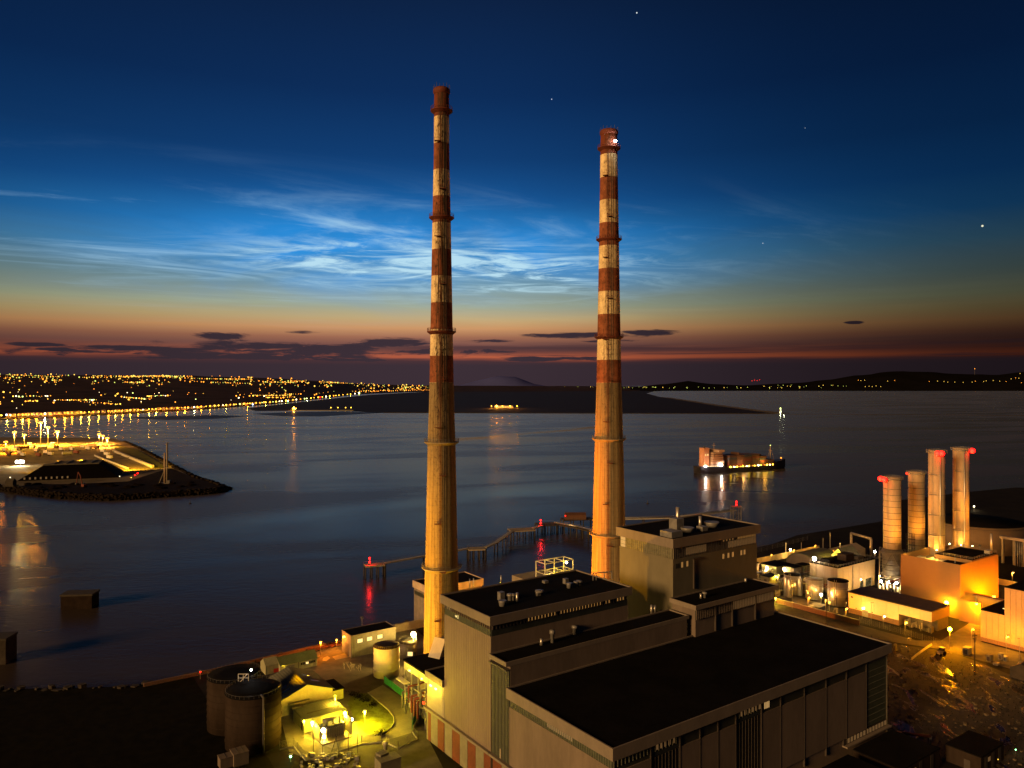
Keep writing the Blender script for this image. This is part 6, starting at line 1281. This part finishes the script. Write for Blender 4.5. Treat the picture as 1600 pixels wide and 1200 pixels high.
for x, y, z, m, pw, c, lb, r in ((1181, 884, 5, 'lamp_wrm', 2400, (1, .45, .08), 'white-orange lamp at the extreme left of the plant', .55), (1198, 887, 5, 'lamp_wrm', 3200, (1, .68, .2), 'warm lamp over the low room left of the silos', .7), (1225, 889, 7, 'lamp_wrm', 2600, (1, .66, .2), 'warm lamp on the corner of the grey cubic room', .65), (1235, 859, 6, 'lamp_wrm', 2600, (1, .6, .12), 'warm lamp far back by the shore wall', .6), (1212, 900, 4, 'lamp_yel', 2600, YEL, 'yellow lamp glowing over the cream store', .3), (1212, 935, 3, 'lamp_yel', 1300, YEL, 'yellow lamp by the tiny kiosk', .35), (1367, 862, 14, 'lamp_wht', 2400, (1, .75, .35), 'white lamp beside the frame of the leftmost steel stack', .5), (1484, 983, 8, 'lamp_yel', 17000, (1, .32, .0), 'bright street lamp at the open end of the long workshop', .75), (1245, 905, 5, 'fyel', 1500, YEL, 'yellow lamp behind the slim silos', .25)):
    plant_lamp(x, y, z, m, pw, c, lb, r)
for x, y0, y1, lb in ((1228, 848, 864, 'pale post standing at the left of the plant near the shore'), (1297, 832, 856, 'thin pole with a small head behind the gabled stores'), (1286, 841, 858, 'thin short pole left of the small-headed pole'), (1252, 848, 858, 'thin orange lit pole by the shore fence'), (1538, 846, 866, 'short pale vent post behind the orange block')):
    p = at(x, y1, 0); t = thing('post', lb, 'post', p, 0); hh = (y1 - y0) * p.y / FPX; MB().bar((0, 0, 0), (0, 0, hh), .35 if x in (1228, 1538) else .14, 6).build('shaft', 'galv', t); MB().ball((0, 0, hh), .3, 6, 4).build('head', 'pole', t)
# site wall and fence in front of the tanks
wl2 = thing('site_wall', 'orange lit low wall running in front of the round tanks', 'wall', xy(205, 64)); MB().box(0, .4, 0, 42, 0, 2.2).build('wall', 'brick', wl2); pieces('coping', 'kerb', wl2, [(-.1, .5, i * 4.2, i * 4.2 + 4.1, 2.21, 2.4) for i in range(10)])
fl(209, 72, 5, 5200, (1, .36, .02), 'orange flood over the low wall before the largest tank', 'lamp_sod', .25); fl(211, 92, 5, 6000, (1, .32, .01), 'orange flood over the low wall before the silos', 'lamp_sod', .25)
mesh_fence('wire_fence', 'long wire fence crossing before the long workshop', [xy(209, 66), xy(209, 48), xy(208, 34), xy(206, 26)], 2.4, 4, kerb=False)
# --- big storage tanks beyond
for u, v, r, h, lb in ((420, 108, 27, 17, 'huge dark storage tank behind the tall stacks'), (395, 42, 27, 17, 'huge dark storage tank at the right edge behind the plant')):
    t = thing('storage_tank', lb, 'tank', xy(u, v), TH); MB().lathe([(r, 0), (r, h)], 72).build('shell', 'brick' if False else mat('fartank', (.14, .10, .065), .75, .2, .05), t); MB().lathe([(r + .15, h), (r + .15, h + .3), (.2, h + 2.6)], 64).build('roof', 'bitumen', t); MB().lathe([(r + .05, h - 1.5), (r + .5, h - 1.4), (r + .05, h - 1.3)], 64, cap=False).build('ring', 'fin', t)
pg_ = thing('pipe_gantry', 'pipe gantry between the two huge storage tanks', 'gantry', xy(385, 74)); MB().box(-1.5, 1.5, -10, 6, 14.5, 16).build('beam', 'orangewall', pg_); pieces('column', 'concrete', pg_, [(-.8, .8, y, y + 1.2, 0, 14.49) for y in (-7, -2, 4)])
for i in range(4): MB().bar((-1.8, -6 + i * 1.1, 0), (-1.8, -6 + i * 1.1, 14), .3, 8).build('pipe', 'steel', pg_)
bd = thing('bund_wall', 'long low bund wall before the huge storage tanks', 'wall', xy(330, 20)); MB().box(0, .8, -40, 52, 0, 3).build('wall', 'concrete', bd); 
fl(325, 50, 9, 9000, (1, .42, .05), 'orange lamp behind the big orange block', 'fsod', .3); fl(328, 10, 9, 8000, (1, .42, .05), 'orange lamp near the bund wall at the right edge', 'fsod', .3); fl(372, 92, 12, 14000, (1, .42, .06), 'orange lamp between the stacks and the huge tank', 'fsod', .3)
plant_lamp(1522, 791, 3, 'swht', 600, WRM, 'lone tiny white lamp in the dark beyond the huge tank', .6)
# --- dark open ground in front of the plant
tp = thing('telegraph_pole', 'dark telegraph pole with crossbars on the rough ground', 'pole', at(1523, 1055, 0), R(20)); MB().bar((0, 0, 0), (0, 0, 15.2), .2, 8).build('shaft', 'wood', tp); MB().box(-1.2, 1.2, -.12, .12, 14.2, 14.5).build('crossbar', 'wood', tp); MB().box(-.9, .9, -.1, .1, 13.3, 13.5).build('crossbar', 'wood', tp)
tp = thing('telegraph_pole', 'plain dark pole on the verge in front of the round tanks', 'pole', at(1291, 976, 0), 0); MB().bar((0, 0, 0), (0, 0, 12), .17, 8).build('shaft', 'wood', tp); MB().box(-.7, .7, -.1, .1, 11.4, 11.6).build('crossbar', 'wood', tp)
tp = thing('lamp_post', 'slim unlit post before the pale front of the workshop', 'lamp post', at(1361, 975, 0), 0); MB().bar((0, 0, 0), (0, 0, 9.5), .1).build('post', 'pole', tp); MB().box(-.1, 1.2, -.15, .15, 9.4, 9.6).build('lamp_head', 'pole', tp)
tp = thing('lamp_post', 'slim dark pole in front of the panelled building at the right edge', 'lamp post', at(1593, 1030, 0), 0); MB().bar((0, 0, 0), (0, 0, 8), .1).build('post', 'pole', tp); MB().box(-.8, .1, -.15, .15, 7.9, 8.1).build('lamp_head', 'pole', tp)
bb = [at(1424, 1031, 0), at(1434, 1023, 0), at(1445, 1015, 0), at(1456, 1008, 0)]
for i, (a, c) in enumerate(zip(bb, bb[1:])):
    d = c - a; t = thing('road_barrier', ['nearest of the three pale road barriers on the rough ground', 'middle one of the three pale road barriers on the rough ground', 'farthest of the three pale road barriers on the rough ground'][i], 'barrier', a, math.atan2(d.y, d.x)); MB()._add([(0, -.25, 0), (d.length - .3, -.25, 0), (d.length - .3, .25, 0), (0, .25, 0), (0, -.08, .8), (d.length - .3, -.08, .8), (d.length - .3, .08, .8), (0, .08, .8)], [(0, 3, 2, 1), (4, 5, 6, 7), (0, 1, 5, 4), (1, 2, 6, 5), (2, 3, 7, 6), (3, 0, 4, 7)]).build('barrier_body', 'kerb', t)
q = thing('tractor', 'small tractor parked alone on the rough ground before the workshop', 'tractor', at(1470, 1024, 0), R(30))
MB().box(-1.7, .9, -.55, .55, .8, 1.7).build('body', 'white', q); MB().box(.1, 1.5, -.75, .75, 1.71, 2.9).build('cab', 'darkglass', q); MB().box(0, 1.6, -.85, .85, 2.91, 3.05).build('cab_roof', 'white', q)
for (x, y, r) in ((.9, .95, .85), (.9, -.95, .85), (-1.2, .8, .5), (-1.2, -.8, .5)):
    w_ = MB().lathe([(r * .5, -.22), (r, -.2), (r, .2), (r * .5, .22)], 14); w_.v = [(a + x, c + y, b_ + r) for a, b_, c in w_.v]; w_.build('wheel', 'bitumen', q)
for i, (x, y, w, h, lb) in enumerate(((1511, 1022, 3.0, 2.6, 'square grey cabinet nearest the telegraph pole'), (1546, 1033, 2.0, 2.3, 'pale lit cabinet before the panelled building'), (1564, 1030, 1.8, 2.2, 'left one of a pair of dark cabinets near the panelled building'), (1571, 1033, 1.5, 1.8, 'right one of a pair of dark cabinets near the panelled building'), (1557, 1039, 2.2, .7, 'flat low dark box on the ground before the panelled building'), (1421, 1001, 1.4, .9, 'small pale crate beside the fence of the workshop'), (1306, 958, 1.6, 2.2, 'grey cabinet at the foot of the largest round tank'), (1323, 949, 1.2, 2.4, 'slim grey cabinet right of the largest round tank'), (1399, 1017, 1.0, 2.6, 'yellow lit stub post beside the right corner of the hall roof'))):
    t = thing('cabinet', lb, 'cabinet', at(x, y, 0), TH); MB().box(-w / 2, w / 2, -w * .35, w * .35, .1, h).build('body', 'cream' if i in (1, 5, 8) else 'steel', t); MB().box(-w / 2 - .06, w / 2 + .06, -w * .35 - .06, w * .35 + .06, h + .01, h + .12).build('top', 'pole', t); MB().box(-w / 2 - .04, -w / 2 - .01, -w * .25, w * .25, .3, h * .8).build('door', 'fin', t)
t = thing('shed', 'dark shed with sloping roof at the right edge below the panelled building', 'shed', at(1578, 1058, 0), TH); MB().gable(0, 9, -7, 0, 0, 3.8, 5.8, 'x').build('wall', 'wood', t); MB()._add([(-.2, -.1, 3.75), (9.2, -.1, 3.75), (9.2, -3.5, 5.95), (-.2, -3.5, 5.95)], [(0, 1, 2, 3)]).build('roof', 'rust', t); MB().box(3, 4.6, -2.6, -1.6, 5.0, 5.5).build('rooflight', 'cream', t)
# loose rubble, mounds
b = MB(); rr = random.Random(9)
for i in range(900):
    u = 113 + 80 * rr.random(); v = -55 + 100 * rr.random(); s = rr.choice([.15, .2, .3, .5]) * rr.uniform(.6, 1.5)
    p = xy(u, v); a = rr.uniform(0, 3); ca_, sa_ = math.cos(a) * s, math.sin(a) * s; h = s * rr.uniform(.3, 1)
    b.prism([(p.x + ca_, p.y + sa_), (p.x - sa_, p.y + ca_), (p.x - ca_ * .8, p.y - sa_), (p.x + sa_, p.y - ca_ * .8)], 0, h)
b.build('rubble', mat('rubble', (.15, .12, .08), .9, .5, .5), kind='stuff', label='loose rubble strewn over the dark rough ground')
b = MB()
for i in range(7000):
    u = 112 + 84 * rr.random(); v = -60 + 150 * rr.random(); p = xy(u, v, 0); h = rr.uniform(.2, .7); a = rr.uniform(0, 6.3); d = Vector((math.cos(a), math.sin(a), 0)) * .12; l = Vector((rr.uniform(-.2, .2), rr.uniform(-.2, .2), h))
    b._add([tuple(p - d), tuple(p + d), tuple(p + l)], [(0, 1, 2)])
b.build('weeds', 'scrub', kind='stuff', label='weeds and rough grass on the dark ground')
# low buildings in the shadow at the foot of the hall
for u, v, w, d, h, lb in ((86, -16, 20, 13, 5.5, 'dark flat-roofed annex in shadow below the right end of the hall'), (62, -19, 18, 14, 6.5, 'dark annex at the bottom edge below the middle of the hall'), (112, -24, 14, 9, 4.5, 'low dark hut at the bottom right of the hall')):
    t = block(u, v, w, d, h, 'tankdark', lb, name='annex_hut'); pieces('wall_panel', 'fin', t, [(w * f, w * f + 1.6, -.12, -.08, .2, h - .4) for f in (.15, .45, .75)])
t = thing('pipe', 'dull brown pipe lying by the right corner of the hall', 'pipe', xy(111, -1), TH); MB().path([(0, 0, 3.0), (7, -7, 2.6)], .45, 10).build('pipe', 'rust', t); MB().path([(7, -7, 2.6), (7, -7, 0)], .35, 8).build('support', 'steel', t)
for x, y, m, lb in ((1518, 1173, 'fred', 'faint red lamp in the darkness at the bottom right'), (1587, 1172, 'lamp_grn', 'faint green lamp in the darkness at the bottom right corner'), (1559, 1187, 'fyel', 'faint yellow lamp in the darkness at the bottom right')):
    t = thing('marker_lamp', lb, 'lamp', at(x, y, 1), 0); MB().bar((0, 0, -1), (0, 0, 0), .06).build('post', 'pole', t); MB().ball((0, 0, .1), .16, 8, 5).build('bulb', m, t)

# ---- pipework, stairs and small plant between the buildings
def rack(u, v, L_, h, n, label, along='u', m=('steel', 'galv', 'darksteel', 'rust', 'orangewall')):
    t = thing('pipe_rack', label, 'pipes', xy(u, v), TH + (0 if along == 'u' else R(90))); w = n * .55
    pieces('column', 'darksteel', t, [(x, x + .25, y, y + .25, 0, h) for x in [i * 5.0 for i in range(int(L_ / 5) + 1)] for y in (0, w)])
    pieces('crossbeam', 'darksteel', t, [(x, x + .25, .26, w - .01, h - .6, h - .35) for x in [i * 5.0 for i in range(int(L_ / 5) + 1)]])
    for i in range(n):
        y = .3 + i * .55; z = h - .1 + .12 * (i % 2); r = rp.choice([.12, .18, .25]); b = MB().bar((0, y, z), (L_, y, z), r, 8)
        if rp.random() < .5: q = rp.uniform(2, L_ - 2); b.path([(q, y, z), (q, y, z + 1.4), (q + 1.6, y, z + 1.4), (q + 1.6, y, z)], r, 8)
        if rp.random() < .6: b.path([(L_, y, z), (L_, y, 0)], r, 8)
        b.build('pipe', rp.choice(m), t)
    return t
rp = random.Random(4)
rack(226, 118, 22, 5.5, 5, 'pipe rack running behind the slim silos'); rack(232, 84, 24, 6, 5, 'pipe rack between the largest round tank and the panelled wall', 'v'); rack(262, 80, 26, 7, 6, 'tall pipe rack at the foot of the framed stack')
rack(244, 76, 14, 5, 4, 'short pipe rack before the framed stack'); rack(252, 122, 20, 4.5, 4, 'pipe rack before the rounded roof hall'); rack(226, 138, 26, 3.5, 5, 'low pipe rack beside the cream store'); rack(296, 90, 24, 9, 5, 'high pipe rack by the second ringed stack'); rack(300, 118, 30, 4, 4, 'long low pipe rack behind the gabled stores')
def stair(u, v, h, label, rz=TH):
    t = thing('stair_tower', label, 'stairs', xy(u, v), rz); b = MB(); f = MB()
    for x in (0, 3):
        for y in (0, 3): f.bar((x, y, 0), (x, y, h + 1), .12, 4)
    k = int(h / 3)
    for i in range(k + 1):
        z = i * 3; f.path([(0, 0, z), (3, 0, z), (3, 3, z), (0, 3, z), (0, 0, z)], .1, 4).path([(0, 0, z + 1.1), (3, 0, z + 1.1), (3, 3, z + 1.1), (0, 3, z + 1.1)], .05, 4)
        if i < k: b.box(.2, 1.2, .2, 1.2, z, z + .1).bar((.3, .6, z), (2.7, .6, z + 1.5), .12, 4).bar((2.7, 2.4, z + 1.5), (.3, 2.4, z + 3), .12, 4)
    f.build('frame', 'darksteel', t); b.build('flight', 'steel', t)
stair(258, 70.2, 20, 'open steel stair tower at the back left corner of the big orange block'); stair(290, 84, 26, 'open steel stair tower between the two ringed stacks'); stair(249, 115, 9, 'small open stair by the brilliant white lamp')
for i in range(34):
    u = rp.uniform(224, 262); v = rp.uniform(112, 152); k = i % 4
    nm, lb, ct = (('skid_unit', 'small plant skid among the lit rooms at the left of the plant', 'plant unit'), ('vessel', 'upright vessel among the lit rooms at the left of the plant', 'vessel'), ('crate', 'crate among the lit rooms at the left of the plant', 'crate'), ('cable_drum', 'drum among the lit rooms at the left of the plant', 'drum'))[k]
    t = thing(nm, lb, ct, xy(u, v), TH + rp.uniform(-.3, .3), 'small %ss left of the round tanks' % ct); s = rp.uniform(.6, 1.5)
    if k == 0: MB().box(-s, s, -s * .6, s * .6, .2, s * 1.3).build('housing', rp.choice(['cream', 'steel', 'tankwhite']), t); MB().box(-s * 1.2, s * 1.2, -s * .7, s * .7, 0, .19).build('base', 'darksteel', t); MB().path([(s, 0, s * .7), (s + 1.2, 0, s * .7), (s + 1.2, 0, 0)], .12, 6).build('pipe', 'steel', t)
    elif k == 1: MB().lathe([(s * .5, .4), (s * .6, .8), (s * .6, s * 3), (s * .1, s * 3.6)], 14).build('shell', rp.choice(['galv', 'tankwhite']), t); MB().cyl(0, 0, 0, .39, s * .35, 10).build('skirt', 'darksteel', t)
    elif k == 2: MB().box(-s * .7, s * .7, -s * .5, s * .5, .12, s).build('box_body', rp.choice(['brick', 'cream', 'rust']), t); pieces('skid', 'wood', t, [(-s * .7, s * .7, y, y + .15, 0, .11) for y in (-s * .5, s * .5 - .15)])
    else: MB().lathe([(s * .8, 0), (s * .8, .12), (s * .35, .13), (s * .35, .9), (s * .8, .91), (s * .8, 1.05)], 16).build('drum', 'wood', t)
for i in range(7):
    t = thing('roof_walkway', 'x', 'walkway', xy(0, 0)) if False else None
# rooftop rails on the control building and big orange block
for par, x0, x1, y0, y1, z in ((p4, 0, 34.5, 0, 15.6, 13.8), (p1, 12.6, 38, .5, 16.9, 24.9)):
    b = MB()
    for hz in (.55, 1.1): b.path([(x0, y0, z + hz), (x1, y0, z + hz), (x1, y1, z + hz), (x0, y1, z + hz), (x0, y0, z + hz)], .05, 4)
    for k in range(int((x1 - x0) / 2.5)): b.bar((x0 + k * 2.5, y0, z), (x0 + k * 2.5, y0, z + 1.1), .05, 4).bar((x0 + k * 2.5, y1, z), (x0 + k * 2.5, y1, z + 1.1), .05, 4)
    for k in range(int((y1 - y0) / 2.5)): b.bar((x0, y0 + k * 2.5, z), (x0, y0 + k * 2.5, z + 1.1), .05, 4).bar((x1, y0 + k * 2.5, z), (x1, y0 + k * 2.5, z + 1.1), .05, 4)
    b.build('roof_rail', 'steel', par)
